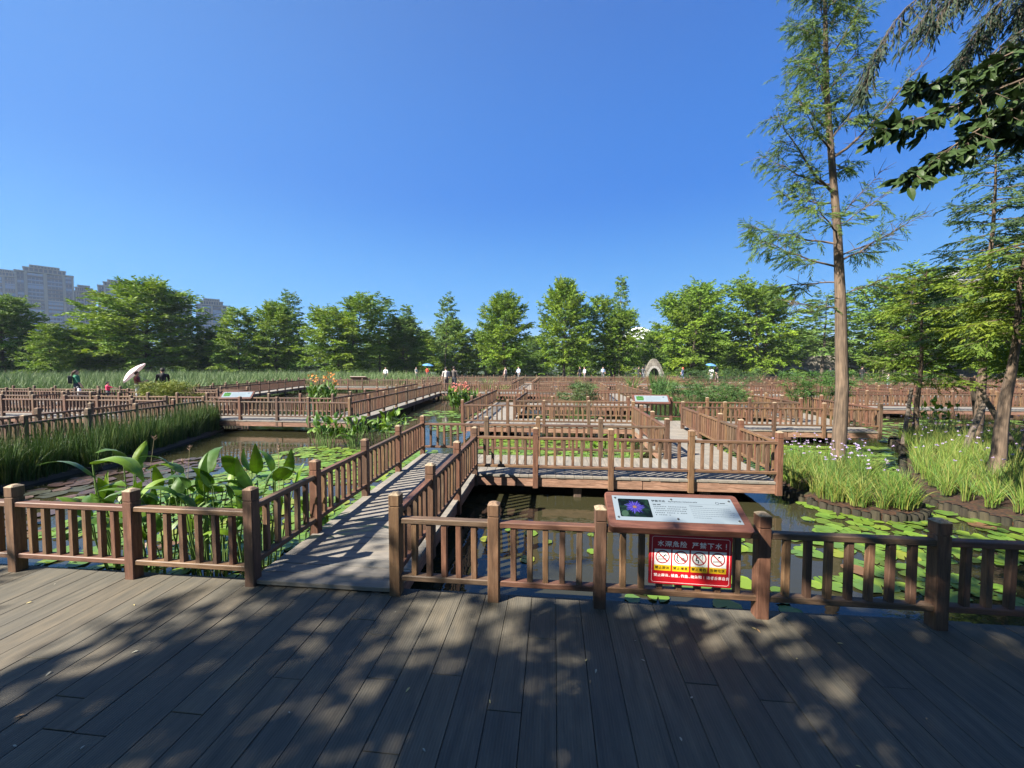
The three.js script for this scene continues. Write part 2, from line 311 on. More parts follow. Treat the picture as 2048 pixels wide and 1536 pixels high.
walkway('crossing walkway behind the bright leafy plant', [8.10, -17.70], [8.20, -19.35], [24, -17.70], [24, -19.30], { seed: 13, far: true, capStart: true });
walkway('farther crossing walkway behind papyrus', [9.4, -25.0], [9.4, -26.5], [34, -25.0], [34, -26.5], { seed: 14, far: true });
walkway('walkway joining two far crossings', [15.0, -19.30], [16.5, -19.30], [15.3, -25.0], [16.8, -25.0], { seed: 15, far: true });
walkway('far walkway going back on the right', [15.3, -26.5], [16.8, -26.5], [15.8, -34.2], [17.3, -34.2], { seed: 16, far: true });
walkway('far crossing walkway with orange lit rails', [9.0, -34.2], [9.0, -35.8], [46, -34.2], [46, -35.8], { seed: 17, far: true });
walkway('far slanting walkway near the stone arch', [10.4, -35.8], [11.9, -35.8], [11.6, -48.5], [13.2, -48.5], { seed: 18, far: true });
walkway('walkway beside the dark reed bank', [-11.20, -3.035], [-9.90, -3.035], [-12.98, -11.97], [-11.54, -11.92], { seed: 19 });
walkway('left crossing walkway with a tilted board', [-27, -11.95], [-27, -13.55], [-6.38, -11.80], [-6.45, -13.36], { seed: 20, capEnd: true, far: true });
walkway('long walkway slanting back past orange cannas', [-7.88, -13.40], [-6.45, -13.36], [-9.05, -25.50], [-7.46, -25.50], { seed: 21, far: true });
walkway('walkway with strolling visitors by the reeds', [-34, -15.9], [-34, -17.6], [-14.6, -15.9], [-14.7, -17.6], { seed: 22, far: true, capEnd: true });
walkway('short link between the two left walkways', [-20.6, -13.55], [-19.1, -13.55], [-20.6, -15.9], [-19.1, -15.9], { seed: 23, far: true });
walkway('walkway slanting back along the reed field', [-19.1, -17.6], [-17.5, -17.6], [-22.7, -31.6], [-21.1, -31.6], { seed: 24, far: true });
walkway('crossing walkway at the end of the reed field', [-22.7, -31.6], [-22.7, -33.2], [-9.5, -31.6], [-9.5, -33.2], { seed: 25, far: true });

const R = railing;
R('dark left railing of the walkway entrance, beside large leaves', [-2.46, -2.95], [-2.62, -7.68], { bays: [0, 0.92, 2.12, 3.36, 4.73], start: false, end: true });
R('sunlit right railing of the walkway entrance', [-1.23, -2.95], [-1.27, -6.30], { bays: [0, 0.90, 2.10, 3.35], start: false });
R('front railing of the near crossing above dark water', [-1.27, -6.30], [3.40, -6.31], { bays: [0, 0.99, 2.18, 3.39, 4.67], start: false });
R('rear railing of the near crossing, lily pads behind it', [-2.62, -7.68], [2.13, -7.68], { bays: [0, 1.31, 2.33, 3.53, 4.75], start: false });
R('railing of the middle walkway on its lily pad side', [2.13, -7.68], [2.27, -11.52], { n: 3, start: false, end: false });
R('orange-brown railing slanting back from the near crossing corner', [3.40, -6.31], [3.62, -11.51], { bays: [0, 1.38, 2.38, 3.70, 5.20], start: false });
R('front railing of the second crossing, left of the middle walkway', [-2.70, -11.55], [2.27, -11.52], { bays: [0, 1.36, 2.43, 3.72, 4.97] });
R('front railing of the second crossing, behind the cypress trunk', [3.62, -11.51], [8.70, -11.50], { bays: [0, 1.13, 2.42, 3.69, 5.08], start: false });
R('end railing of the second crossing facing the saplings', [8.70, -11.50], [9.02, -13.20], { n: 1, start: false });
R('rear railing of the second crossing carrying the pale board', [-1.29, -13.13], [7.70, -13.18], { bays: [0, 1.25, 2.42, 3.72, 5.06, 6.18, 7.46, 8.99] });
R('left end railing of the second crossing by pink cannas', [-2.70, -11.55], [-2.74, -13.10], { n: 1, start: false });
R('left railing of the straight walkway behind pink cannas', [-2.74, -13.10], [-2.78, -19.10], { n: 4 });
R('right railing of the straight walkway behind pink cannas', [-1.29, -13.13], [-1.20, -17.60], { n: 3, start: false });
R('front railing of the third crossing behind papyrus', [-1.20, -17.60], [4.20, -17.60], { n: 4, start: false, det: 1 });
R('rear railing of the third crossing', [-2.78, -19.10], [2.60, -19.10], { n: 4, start: false, det: 1 });
R('left railing of the slanting walkway beyond the tilted board', [2.60, -19.10], [2.90, -25.50], { n: 5, start: false, det: 1 });
R('right railing of the slanting walkway beyond the tilted board', [4.20, -17.60], [4.20, -27.0], { n: 7, start: false, det: 1 });
R('front railing of the fourth crossing', [-7.46, -25.50], [2.90, -25.50], { n: 8, det: 1 });
R('rear railing of the fourth crossing, left of the far walkway', [-9.08, -27.0], [-2.85, -27.0], { n: 5, det: 1 });
R('rear railing of the fourth crossing, right of the far walkway', [-1.42, -27.0], [4.20, -27.0], { n: 4, end: false, det: 1 });
R('left railing of the far straight walkway', [-2.85, -27.0], [-2.95, -39.5], { n: 10, start: false, det: 1 });
R('right railing of the far straight walkway', [-1.42, -27.0], [-1.38, -39.5], { n: 10, start: false, det: 1 });
R('front railing of the farthest crossing, left of the tree trunk', [-14, -39.5], [-2.95, -39.5], { n: 9, end: false, det: 0 });
R('front railing of the farthest crossing, under the paired trees', [-1.38, -39.5], [10.4, -39.5], { n: 9, start: false, det: 0 });
R('rear railing of the farthest crossing', [-14, -41.1], [10.6, -41.1], { n: 20, det: 0 });
R('left railing of the walkway behind the cypress', [7.70, -13.18], [8.20, -19.35], { n: 5, start: false });
R('right railing of the walkway behind the cypress', [9.02, -13.20], [9.69, -17.70], { n: 3, start: false });
R('front railing behind the bright leafy plant', [9.69, -17.70], [24, -17.70], { n: 9, start: false });
R('rear railing behind the bright leafy plant, before the joining walkway', [8.20, -19.35], [15.0, -19.30], { n: 5, start: false, det: 1 });
R('rear railing behind the saplings', [16.5, -19.30], [24, -19.30], { n: 6, det: 1 });
R('left railing of the joining walkway', [15.0, -19.30], [15.3, -25.0], { n: 4, start: false, det: 1 });
R('right railing of the joining walkway', [16.5, -19.30], [16.8, -25.0], { n: 4, start: false, det: 1 });
R('front railing of the farther right crossing, behind papyrus', [9.4, -25.0], [15.3, -25.0], { n: 5, end: false, det: 1 });
R('front railing of the farther right crossing, behind the saplings', [16.8, -25.0], [34, -25.0], { n: 13, start: false, det: 1 });
R('rear railing of the farther right crossing', [9.4, -26.5], [34, -26.5], { n: 19, det: 1 });
R('left railing of the far walkway going back on the right', [15.3, -26.5], [15.8, -34.2], { n: 6, start: false, det: 1 });
R('right railing of the far walkway going back on the right', [16.8, -26.5], [17.3, -34.2], { n: 6, start: false, det: 1 });
R('front railing of the far orange-lit crossing', [9.0, -34.2], [46, -34.2], { n: 28, det: 0 });
R('rear railing of the far orange-lit crossing', [11.9, -35.8], [46, -35.8], { n: 26, det: 0 });
R('left railing of the far walkway near the stone arch', [10.4, -35.8], [11.6, -48.5], { n: 10, det: 0 });
R('right railing of the far walkway near the stone arch', [11.9, -35.8], [13.2, -48.5], { n: 10, start: false, det: 0 });
R('dark railing on the reed side of the left path', [-9.90, -3.035], [-11.54, -11.92], { n: 7 });
R('far side railing of the left path behind the dark reeds', [-11.20, -3.035], [-12.98, -11.97], { n: 7 });
R('sunlit front railing of the left crossing over green water', [-11.54, -11.92], [-6.38, -11.80], { bays: [0, 1.34, 2.66, 3.76, 5.16], start: false });
R('rear railing of the left crossing carrying a tilted board', [-19.1, -13.53], [-7.88, -13.40], { n: 9 });
R('front railing of the left crossing near the frame edge', [-27, -11.95], [-12.98, -11.95], { n: 11, end: false, det: 1 });
R('rear railing of the left crossing below the woman in green', [-27, -13.55], [-20.6, -13.55], { n: 5, det: 1 });
R('right railing of the long walkway past orange cannas', [-6.38, -11.80], [-7.46, -25.50], { n: 9, start: false, end: false });
R('left railing of the long walkway past orange cannas', [-7.88, -13.40], [-9.05, -25.50], { n: 8, start: false });
R('front railing beside the strolling visitors, left of the link', [-34, -15.9], [-20.6, -15.9], { n: 11, det: 1 });
R('rear railing behind the strolling visitors', [-34, -17.6], [-19.1, -17.6], { n: 12, det: 1 });
R('front railing beside the strolling visitors, behind the yellow-green papyrus', [-19.1, -15.9], [-14.7, -15.9], { n: 4, det: 1 });
R('end railing right of the visitors with the papyrus', [-14.7, -15.9], [-14.7, -17.6], { n: 1, det: 1, start: false });
R('left railing of the short link', [-20.6, -13.55], [-20.6, -15.9], { n: 2, start: false, end: false, det: 1 });
R('right railing of the short link', [-19.1, -13.55], [-19.1, -15.9], { n: 2, start: false, end: false, det: 1 });
R('rear railing between the link and the reed field walkway', [-17.5, -17.6], [-14.7, -17.6], { n: 2, end: false, det: 1 });
R('right railing of the walkway along the reed field', [-17.5, -17.6], [-21.1, -31.6], { n: 11, start: false, det: 1 });
R('left railing of the walkway along the reed field', [-19.1, -17.6], [-22.7, -31.6], { n: 11, start: false, det: 1 });
R('front railing at the end of the reed field', [-21.1, -31.6], [-9.5, -31.6], { n: 9, start: false, det: 1 });
R('rear railing at the end of the reed field', [-22.7, -33.2], [-9.5, -33.2], { n: 10, det: 1 });
for (const [x0, x1, z, w] of [[-16, 12, -46.5, 'left of the stone arch'], [14, 52, -46.5, 'right of the stone arch']])
  R('distant dark railing on the far bank ' + w, [x0, z], [x1, z], { n: Math.round((x1 - x0) / 1.3), det: 0, base: 0.05, group: 'far bank railings' });

// ---------------------------------------------------------------- trees
const LEAF = { far: leafMat([1, 1, 1], 0.45, { vertexColors: true }) };
function rhomb(t, p, d, w, nrm, col) { // a leaf-sized face from p along d, half width w along nrm
  const m = p.clone().addScaledVector(d, 0.45), e = p.clone().add(d), a = m.clone().addScaledVector(nrm, w), b = m.clone().addScaledVector(nrm, -w);
  t.tri(p, a, e, null, null, null, col); t.tri(p, e, b, null, null, null, col);
}
const tint = (c, r, v) => { const k = 1 + r.s() * v, h = r.s() * v * 0.5; return [c[0] * k * (1 + h), c[1] * k, c[2] * k * (1 - h)]; };
// height, radius, crown base fraction, profile(u) of limb length, limbs ...
function makeTree(o) {
  const r = RNG(o.seed), wood = new Tri(), leaf = new Tri(), H = o.H, stems = o.stems ?? 1;
  const spray = (a, dir, len, tone) => { // one leafy twig
    const n = Math.max(3, Math.round(len / o.step)), side = dir.clone().cross(UP).normalize(), q = a.clone(), d = dir.clone();
    for (let i = 0; i < n; i++) {
      d.y -= o.droop * 0.10; d.normalize(); q.addScaledVector(d, len / n);
      for (let k = 0; k < 2; k++) {
        const s = k ? 1 : -1, f = d.clone().multiplyScalar(0.75).addScaledVector(side, s * r.r(0.35, 1)).add(V(r.s() * 0.3, r.s() * 0.35 - o.droop * 0.35, r.s() * 0.3)).normalize().multiplyScalar(o.leaf[0] * r.r(0.7, 1.25));
        const nn = f.clone().cross(V(r.s(), r.s() * 0.8, r.s())).normalize();
        rhomb(leaf, q.clone().add(V(r.s(), r.s(), r.s()).multiplyScalar(o.leaf[0] * 0.25)), f, o.leaf[1] * r.r(0.7, 1.2) / 2, nn, tint(tone, r, 0.16));
      }
    }
  };
  for (let s = 0; s < stems; s++) {
    const az = s / stems * 2 * PI + r() * 2, lean = stems > 1 ? o.spread ?? 0.25 : 0.02, hs = H * (s ? r.r(0.75, 0.95) : 1);
    const tp = []; for (let i = 0; i <= 8; i++) { const f = i / 8; tp.push(V(Math.cos(az) * lean * hs * Math.pow(f, 0.8) * 0.6 + noise.noise(f * 3, o.seed, s) * H * 0.015, f * hs * 0.97, Math.sin(az) * lean * hs * Math.pow(f, 0.8) * 0.6 + noise.noise(f * 3, o.seed + 9, s) * H * 0.015)); }
    const tr = tp.map((_, i) => Math.max(0.012, o.trunk * (stems > 1 ? 0.75 : 1) * Math.pow(1 - i / 8.2, 0.85) * (i === 0 ? 1.35 : 1)));
    tube(wood, tp, tr, 8);
    const nl = Math.round(o.limbs / stems);
    for (let i = 0; i < nl; i++) {
      const u = Math.pow((i + r()) / nl, o.pw ?? 1), y = o.base + (1 - o.base) * u, f = y * 8, k = Math.min(7, Math.floor(f)), a = tp[k].clone().lerp(tp[k + 1], f - k);
      const ang = i * 2.39996 + r.s() * 0.5, R = o.R * o.profile(u) * r.r(0.72, 1.12) / (stems > 1 ? 1.25 : 1), el = o.el[0] + (o.el[1] - o.el[0]) * u + r.s() * 0.18;
      const d = V(Math.cos(ang) * Math.cos(el), Math.sin(el), Math.sin(ang) * Math.cos(el)), pts = [a.clone()], q = a.clone(), dd = d.clone(), seg = 5;
      for (let j = 0; j < seg; j++) { dd.y += (o.curl ?? -0.05) + r.s() * 0.08; dd.x += r.s() * 0.1; dd.z += r.s() * 0.1; dd.normalize(); q.addScaledVector(dd, R / seg); pts.push(q.clone()); }
      const br = Math.max(0.008, tr[k] * 0.26); tube(wood, pts, pts.map((_, j) => Math.max(0.004, br * (1 - j / (seg + 0.3)))), 4);
      const tone = tint(o.col[r.i(o.col.length)], r, 0.16), ns = Math.max(3, Math.round(R / o.sub));
      for (let j = 0; j < ns; j++) {
        const s2 = o.inner + (1 - o.inner) * (j + r()) / ns, ff = s2 * seg, kk = Math.min(seg - 1, Math.floor(ff)), p = pts[kk].clone().lerp(pts[kk + 1], ff - kk), ld = pts[kk + 1].clone().sub(pts[kk]).normalize();
        const sd = ld.clone().cross(UP).normalize(), w = (j % 2 ? 1 : -1) * r.r(0.4, 1.3), dir = ld.clone().addScaledVector(sd, w).add(V(0, r.r(o.lift[0], o.lift[1]), 0)).normalize();
        spray(p, dir, o.subL * r.r(0.6, 1.2) * (1.1 - 0.45 * s2), tone);
      }
      spray(pts[seg - 1], dd, o.subL * r.r(0.7, 1.1), tone);
    }
  }
  return { wood: wood.geo(), leaf: leaf.geo() };
}
const G1 = [[0.165, 0.258, 0.010], [0.140, 0.230, 0.011], [0.190, 0.280, 0.012], [0.118, 0.205, 0.014]], G2 = [[0.112, 0.198, 0.016], [0.126, 0.215, 0.016], [0.098, 0.178, 0.018]], G3 = [[0.130, 0.218, 0.036], [0.112, 0.194, 0.036]];
const round = (u) => Math.pow(Math.sin(PI * Math.min(1, 0.17 + u * 0.76)), 0.6), cone = (u) => 0.10 + 0.95 * Math.pow(1 - u, 0.8), col_ = (u) => 0.35 + 0.65 * Math.sin(PI * (0.15 + 0.8 * u));
const big = { H: 12, R: 5, base: 0.18, trunk: 0.26, limbs: 150, sub: 0.27, subL: 1.2, step: 0.12, leaf: [0.34, 0.15], inner: 0.2, droop: 0.35, el: [0.0, 1.15], lift: [-0.7, 0.9], curl: -0.02, profile: round };
const PROTO = {
  oval: makeTree({ ...big, seed: 11, col: G1 }),
  dome: makeTree({ ...big, seed: 12, col: [G1[0], G1[1], G1[3]], stems: 3, spread: 0.34, base: 0.16, limbs: 165, el: [-0.1, 1.0], droop: 0.55 }),
  dark: makeTree({ ...big, seed: 13, col: G2, droop: 0.6, el: [-0.1, 1.0], limbs: 150 }),
  broad: makeTree({ ...big, seed: 14, col: G1, stems: 2, spread: 0.3, droop: 0.45 }),
  cone: makeTree({ ...big, seed: 15, col: G1, profile: cone, el: [-0.1, 0.7], limbs: 110, R: 4.2, base: 0.14, droop: 0.3, trunk: 0.17 }),
  airy: makeTree({ ...big, seed: 16, col: G3, profile: col_, R: 2.0, el: [0.0, 0.8], limbs: 60, base: 0.3, subL: 0.8, sub: 0.26, droop: 0.7, trunk: 0.13 }),
  spire: makeTree({ ...big, seed: 17, col: G3, profile: cone, R: 2.0, el: [-0.1, 0.7], limbs: 64, base: 0.42, subL: 0.75, sub: 0.3, droop: 0.4, trunk: 0.14 }),
};
function tree(kind, label, x, z, h, hw, turn, y = -0.15) {
  const p = PROTO[kind], g = top(new THREE.Group(), { oval: 'cypress_tree', dome: 'cypress_tree', dark: 'cypress_tree', broad: 'cypress_tree', cone: 'conical_tree', airy: 'slender_tree', spire: 'slender_tree' }[kind], label, 'tree', 'trees on the far bank');
  part(g, 'trunk', p.wood, BARKD); part(g, 'crown', p.leaf, LEAF.far);
  const R0 = { cone: 4.2, airy: 2.0, spire: 2.0 }[kind] ?? 5;
  g.position.set(x, y, z); g.rotation.y = turn; g.scale.set(hw * 0.96 / R0, (h - y) / 12.2, hw * 0.96 / R0); return g;
}
tree('dark', 'dark green tree cut by the frame edge below the first tower', -70, -43.5, 9.6, 5.0, 0.3);
tree('dark', 'darkest tree outermost at the left edge', -82, -47, 10.0, 6, 2.0);
tree('cone', 'loose dark tree between the frame edge and the huge tree', -61, -42, 7.0, 3.0, 1.1);
tree('oval', 'huge spreading tree with dark trunk in front of the towers', -59.6, -52.5, 12.6, 8.6, 0.5);
tree('broad', 'light green lower tree fused to the left side of the huge tree', -66.0, -50.5, 7.8, 5.4, 2.2);
tree('dark', 'shaded tree on the right flank of the huge tree', -55.5, -60, 7.0, 4.6, 0.9);
tree('cone', 'pale conical tree right of the last tower', -47.9, -55.7, 10.8, 4.9, 1.9);
tree('oval', 'small round tree beside the pale conical tree', -43.6, -58.2, 10.4, 4.8, 2.8);
tree('airy', 'thin tall tree with tufted top left of the bushy tree', -43.9, -62.4, 14.2, 2.3, 0.2);
tree('broad', 'bushy bright tree above the orange cannas', -31, -55.6, 11.4, 6.6, 1.3);
tree('airy', 'wispy tree peeking over the bushy tree', -28.2, -61.9, 13.1, 3.2, 2.1);
tree('dark', 'dark tree low behind the bushy tree', -25, -64, 9.0, 4.6, 0.0);
tree('spire', 'smallest slender tree left of the leaning slender tree', -26.1, -68.2, 12.8, 2.0, 1.0);
const lean = tree('airy', 'leaning slender tree alone against the sky', -18.2, -65, 13.6, 2.0, 2.6); lean.rotation.z = 0.05;
tree('oval', 'low bright tree below the leaning slender tree', -19.1, -73.8, 9.4, 5.0, 3.1);
tree('cone', 'low pale tree left of the leaning slender tree', -26.3, -78, 9.2, 4.8, 0.7);
tree('broad', 'low tree just left of the egg-shaped bright tree', -13, -76, 9.6, 4.6, 1.7);
tree('oval', 'egg-shaped bright tree with straight dark trunk', -7.4, -58.5, 11.1, 4.7, 0.6);
tree('oval', 'taller pointed dark green tree next to the egg-shaped tree', 1.5, -57.4, 12.5, 4.5, 2.4);
tree('broad', 'round tree under the conical spire', 8.9, -60.8, 11.2, 5.0, 4.0);
tree('spire', 'tall conical spire rising above the round trees', 12.6, -77.6, 19.0, 2.2, 0.4);
tree('dome', 'broad tree above the small stone arch', 19.8, -61, 13.6, 6.0, 1.2);
tree('dark', 'tree directly right of the stone arch tree', 24.2, -70, 13.4, 4.6, 4.2);
tree('dome', 'rounded tree left of the tall cypress trunk', 30.1, -61.5, 14.1, 6.2, 3.0);
tree('airy', 'wispy tree behind the tall cypress trunk', 37.4, -59.6, 11.6, 4.0, 0.8);
tree('dome', 'wide rounded tree over the stone bridge', 48.7, -62, 14.3, 6.9, 5.1);
tree('oval', 'bright tree right of the stone bridge', 61.8, -69, 12.6, 5.6, 2.0);
tree('broad', 'bright yellow-green tree behind the saplings', 55.5, -55, 12.0, 6.0, 0.1);
tree('oval', 'yellow-green tree at the right frame edge behind the saplings', 66, -54, 13.0, 6.5, 1.1);
{ // second row that closes the view under the crowns
  const r = RNG(4242), L = [[-96, 'dark'], [-88, 'oval'], [-76, 'dark'], [-70, 'oval'], [-64, 'dark'], [-58, 'dark'], [-52, 'broad'], [-45, 'dark'], [-38, 'oval'], [-33, 'dark'], [-12, 'cone'], [-4, 'dark'], [5, 'broad'], [15, 'dark'], [25, 'oval'], [35, 'dark'], [42, 'broad'], [52, 'dark'], [62, 'dark'], [72, 'oval'], [82, 'dark'], [92, 'broad']];
  L.forEach(([x, k], i) => tree(k, 'tree of the hazy second row filling the gaps behind the nearer trees', x + r.s() * 2, -88 - r() * 12, (x < -50 ? 5.5 : 6.8) + r() * 2.4, 5 + r() * 1.4, r() * 6).userData.group = 'second row of trees');
}

PROTO.bush = makeTree({ ...big, seed: 18, H: 4, R: 3.2, base: 0.04, trunk: 0.08, limbs: 70, subL: 0.9, col: [...G2, G1[3]], el: [0.05, 1.2] });
{
  const r = RNG(717);
  for (let i = 0; i < 38; i++) { const g = top(new THREE.Group(), 'shrub', 'rounded shrub in the dark hedge row under the far trees', 'shrub', 'hedge row under the far trees'); part(g, 'trunk', PROTO.bush.wood, BARKD); part(g, 'crown', PROTO.bush.leaf, LEAF.far); g.position.set(-98 + i * 5.3 + r.s() * 1.2, -0.2, -80 - r() * 6 + (i < 10 ? 14 : 0)); g.rotation.y = r() * 6; g.scale.set(r.r(0.95, 1.3), r.r(0.75, 1.15), 1); }
}

// ---------------------------------------------------------------- tall bald cypress on the near islet
function feather(t, a, dir, len, r, tone, L = 0.088, w = 0.0115, step = 0.017, droop = 0.5) { // a soft needle spray on a hanging twig
  const n = Math.max(3, Math.round(len / step)), q = a.clone(), d = dir.clone().normalize();
  for (let i = 0; i < n; i++) {
    d.y -= droop * step * 1.1; d.normalize(); q.addScaledVector(d, len / n);
    const side = d.clone().cross(V(r.s() * 0.5, 1, r.s() * 0.5)).normalize();
    for (const s of [-1, 1]) { const f = d.clone().multiplyScalar(0.8).addScaledVector(side, s * r.r(0.4, 0.8)).add(V(0, -0.25, 0)).normalize().multiplyScalar(L * r.r(0.6, 1.2)); rhomb(t, q, f, w / 2, f.clone().cross(V(r.s(), r.s() * 0.9, r.s())).normalize(), tint(tone, r, 0.18)); }
  }
}
{
  const g = top(new THREE.Group(), 'bald_cypress', 'tall thin bald cypress with feathery foliage on the flowering islet', 'tree'), r = RNG(909), wood = new Tri(), leaf = new Tri();
  g.position.set(5.25, -0.22, -7.86);
  // local axes: the photograph's right is about +x here; metres
  const path = [[0, 0], [0.0, 0.35], [0.02, 1.6], [-0.04, 3.1], [-0.12, 4.45], [-0.22, 5.4], [-0.32, 6.2], [-0.42, 7.0], [-0.47, 7.9], [-0.52, 9.2], [-0.54, 10.4]].map(([x, y], i) => V(x, y, 0.03 * Math.sin(i)));
  const rad = [0.155, 0.116, 0.100, 0.086, 0.064, 0.055, 0.049, 0.044, 0.036, 0.020, 0.008];
  tube(wood, path, rad, 14);
  const at = (y) => { let i = 0; while (i < path.length - 2 && path[i + 1].y < y) i++; return path[i].clone().lerp(path[i + 1], (y - path[i].y) / (path[i + 1].y - path[i].y)); };
  const tones = [[0.105, 0.178, 0.026], [0.086, 0.150, 0.030], [0.130, 0.200, 0.026]];
  // [height, end dx, end dy, dz, leafiness 0..1, radius, dead twigs]
  const limbs = [
    [3.05, -0.95, 0.15, 0.2, 0.35, 0.02], [3.35, 0.75, 0.25, 0.1, 0.0, 0.015], [3.55, -0.8, 0.05, -0.5, 0.6, 0.022], [3.85, -1.45, 0.45, 0.2, 0.95, 0.03], [3.95, 0.9, 0.55, 0.2, 0.8, 0.03], [4.05, 1.5, 0.75, -0.1, 0.10, 0.022],
    [4.25, -1.3, 0.55, -0.5, 1, 0.028], [4.45, -0.9, 0.4, 0.7, 1, 0.024], [4.6, 0.75, 0.55, 0.4, 0.2, 0.016], [4.75, 0.9, 0.9, -0.2, 0.05, 0.016], [5.0, -0.7, 0.3, -0.4, 0.9, 0.024],
    [5.15, -1.15, 1.35, 0.2, 1, 0.042], [5.3, -0.95, 0.9, -0.6, 1, 0.032], [5.55, 0.6, 0.4, -0.5, 0.7, 0.02], [5.75, 1.35, 1.55, 0.15, 0.45, 0.040], [5.9, -0.8, 0.6, 0.5, 1, 0.026], [6.1, 0.6, 0.7, 0.4, 0.9, 0.024], [6.3, -0.9, 0.85, -0.2, 1, 0.03],
    [6.5, 0.55, 0.5, -0.4, 1, 0.02], [6.7, -0.65, 0.6, 0.4, 1, 0.024], [6.9, 0.7, 0.8, 0.1, 1, 0.024], [7.1, -0.6, 0.6, -0.4, 1, 0.02], [7.3, -0.55, 0.7, 0.2, 1, 0.02], [7.45, 0.6, 0.7, 0.3, 1, 0.02], [7.7, -0.5, 0.6, -0.3, 1, 0.018], [7.9, 0.6, 0.8, -0.2, 1, 0.018], [8.1, -0.5, 0.7, 0.3, 1, 0.016], [8.3, 0.55, 0.6, 0.2, 1, 0.016],
    [8.5, -0.5, 0.5, 0, 1, 0.015], [8.7, 0.45, 0.6, -0.3, 1, 0.014], [8.9, -0.4, 0.5, 0.3, 1, 0.013], [9.2, 0.4, 0.5, 0.1, 1, 0.012], [9.5, -0.35, 0.45, -0.2, 1, 0.01], [9.8, 0.25, 0.4, 0.2, 1, 0.008], [10.1, -0.2, 0.3, 0.1, 1, 0.008],
  ];
  for (let [y, dx, dy, dz, lf, br] of limbs) {
    br *= 0.72; lf *= 0.8; if (y > 6.0) { dx *= 0.62; dz *= 0.7; }
    const a = at(y), pts = [], n = 6;
    for (let i = 0; i <= n; i++) { const f = i / n; pts.push(a.clone().add(V(dx * f + r.s() * 0.04 * f, dy * Math.pow(f, 1.25) + r.s() * 0.03, dz * f + r.s() * 0.05 * f))); }
    tube(wood, pts, pts.map((_, i) => Math.max(0.0035, br * (1 - i / (n + 0.6)))), 5);
    const tone = tones[r.i(3)], twigs = Math.round(6 + 12 * Math.hypot(dx, dy));
    for (let k = 0; k < twigs; k++) {
      const f = 0.18 + 0.82 * (k + r()) / twigs, q = Math.min(n - 1, Math.floor(f * n)), p = pts[q].clone().lerp(pts[q + 1], f * n - q), d = pts[q + 1].clone().sub(pts[q]).normalize();
      const dir = d.clone().multiplyScalar(0.8).add(V(r.s() * 0.9, r.r(-0.5, 0.5), r.s() * 0.9)).normalize(), len = r.r(0.18, 0.42) * (1.15 - 0.4 * f), e = p.clone().addScaledVector(dir, len); e.y -= len * 0.12;
      tube(wood, [p, p.clone().lerp(e, 0.5).add(V(0, 0.012, 0)), e], [0.006, 0.0045, 0.002], 3);
      if (r() > lf) { if (r() < 0.6) { const e2 = p.clone().lerp(e, 0.6).add(V(r.s() * 0.15, r.r(-0.1, 0.14), r.s() * 0.15)); tube(wood, [p.clone().lerp(e, 0.5), e2], [0.0035, 0.0018], 3); } continue; }
      const m = 3 + r.i(4);
      for (let j = 0; j < m; j++) { const b = p.clone().lerp(e, 0.2 + 0.8 * (j + r()) / m), hd = dir.clone().multiplyScalar(0.6).add(V(r.s() * 0.7, r.r(-1.0, 0.25), r.s() * 0.7)); feather(leaf, b, hd, r.r(0.14, 0.32), r, tone); }
    }
  }
  part(g, 'trunk', wood.geo(), BARK); part(g, 'crown', leaf.geo(), LEAF.far);
}

// ---------------------------------------------------------------- staked saplings on the right islet
function sapling(label, base, tip, rad, H, spec, seed) {
  const g = top(new THREE.Group(), 'sapling_tree', label, 'tree', 'trees on the right islet'), r = RNG(seed), wood = new Tri(), leaf = new Tri(); g.position.set(base[0], base[1], base[2]);
  const path = []; for (let i = 0; i <= 9; i++) { const f = i / 9; path.push(V(tip[0] * Math.pow(f, 0.7) + 0.03 * Math.sin(i * 1.3 + seed), H * f, tip[1] * Math.pow(f, 0.7))); }
  tube(wood, path, path.map((_, i) => Math.max(0.008, rad * (1 - i / 9.6) * (i ? 1 : 1.2))), 9);
  for (let i = 0; i < spec.limbs; i++) {
    const u = (i + r()) / spec.limbs, y = spec.base + (0.985 - spec.base) * u, f = y * 9, k = Math.min(8, Math.floor(f)), a = path[k].clone().lerp(path[k + 1], f - k), ang = i * 2.4 + r.s() * 0.4;
    const Lr = spec.R * (0.22 + 0.85 * Math.pow(1 - u, spec.taper)) * r.r(0.65, 1.12), d = V(Math.cos(ang), spec.rise + r.s() * 0.4, Math.sin(ang)).normalize(), pts = [], n = 5;
    for (let j = 0; j <= n; j++) pts.push(a.clone().addScaledVector(d, Lr * j / n).add(V(0, spec.bend * Lr * (j / n) ** 2, 0)));
    tube(wood, pts, pts.map((_, j) => Math.max(0.0035, 0.018 * (1 - j / 5.5))), 4);
    const tone = spec.col[r.i(spec.col.length)], m = Math.round(Lr / spec.gap);
    for (let j = 0; j < m; j++) {
      const s = 0.15 + 0.85 * (j + r()) / m, q = Math.min(n - 1, Math.floor(s * n)), p = pts[q].clone().lerp(pts[q + 1], s * n - q), sd = d.clone().cross(UP).normalize();
      const dir = d.clone().multiplyScalar(0.7).addScaledVector(sd, (j % 2 ? 1 : -1) * r.r(0.5, 1.1)).add(V(0, r.r(-0.5, 0.35), 0));
      feather(leaf, p, dir, spec.len * r.r(0.6, 1.2) * (1.15 - 0.5 * s), r, tone, spec.needle[0], spec.needle[1], spec.step, spec.droop);
    }
  }
  part(g, 'trunk', wood.geo(), BARK); part(g, 'crown', leaf.geo(), LEAF.far); return g;
}
const flat = { base: 0.2, R: 1.75, taper: 0.75, rise: 0.16, bend: -0.04, limbs: 96, gap: 0.052, len: 0.46, needle: [0.095, 0.026], step: 0.036, droop: 0.9 };
const SC = [[0.056, 0.108, 0.036], [0.070, 0.128, 0.036]], SB = [[0.130, 0.195, 0.012], [0.100, 0.165, 0.014], [0.155, 0.212, 0.012]];
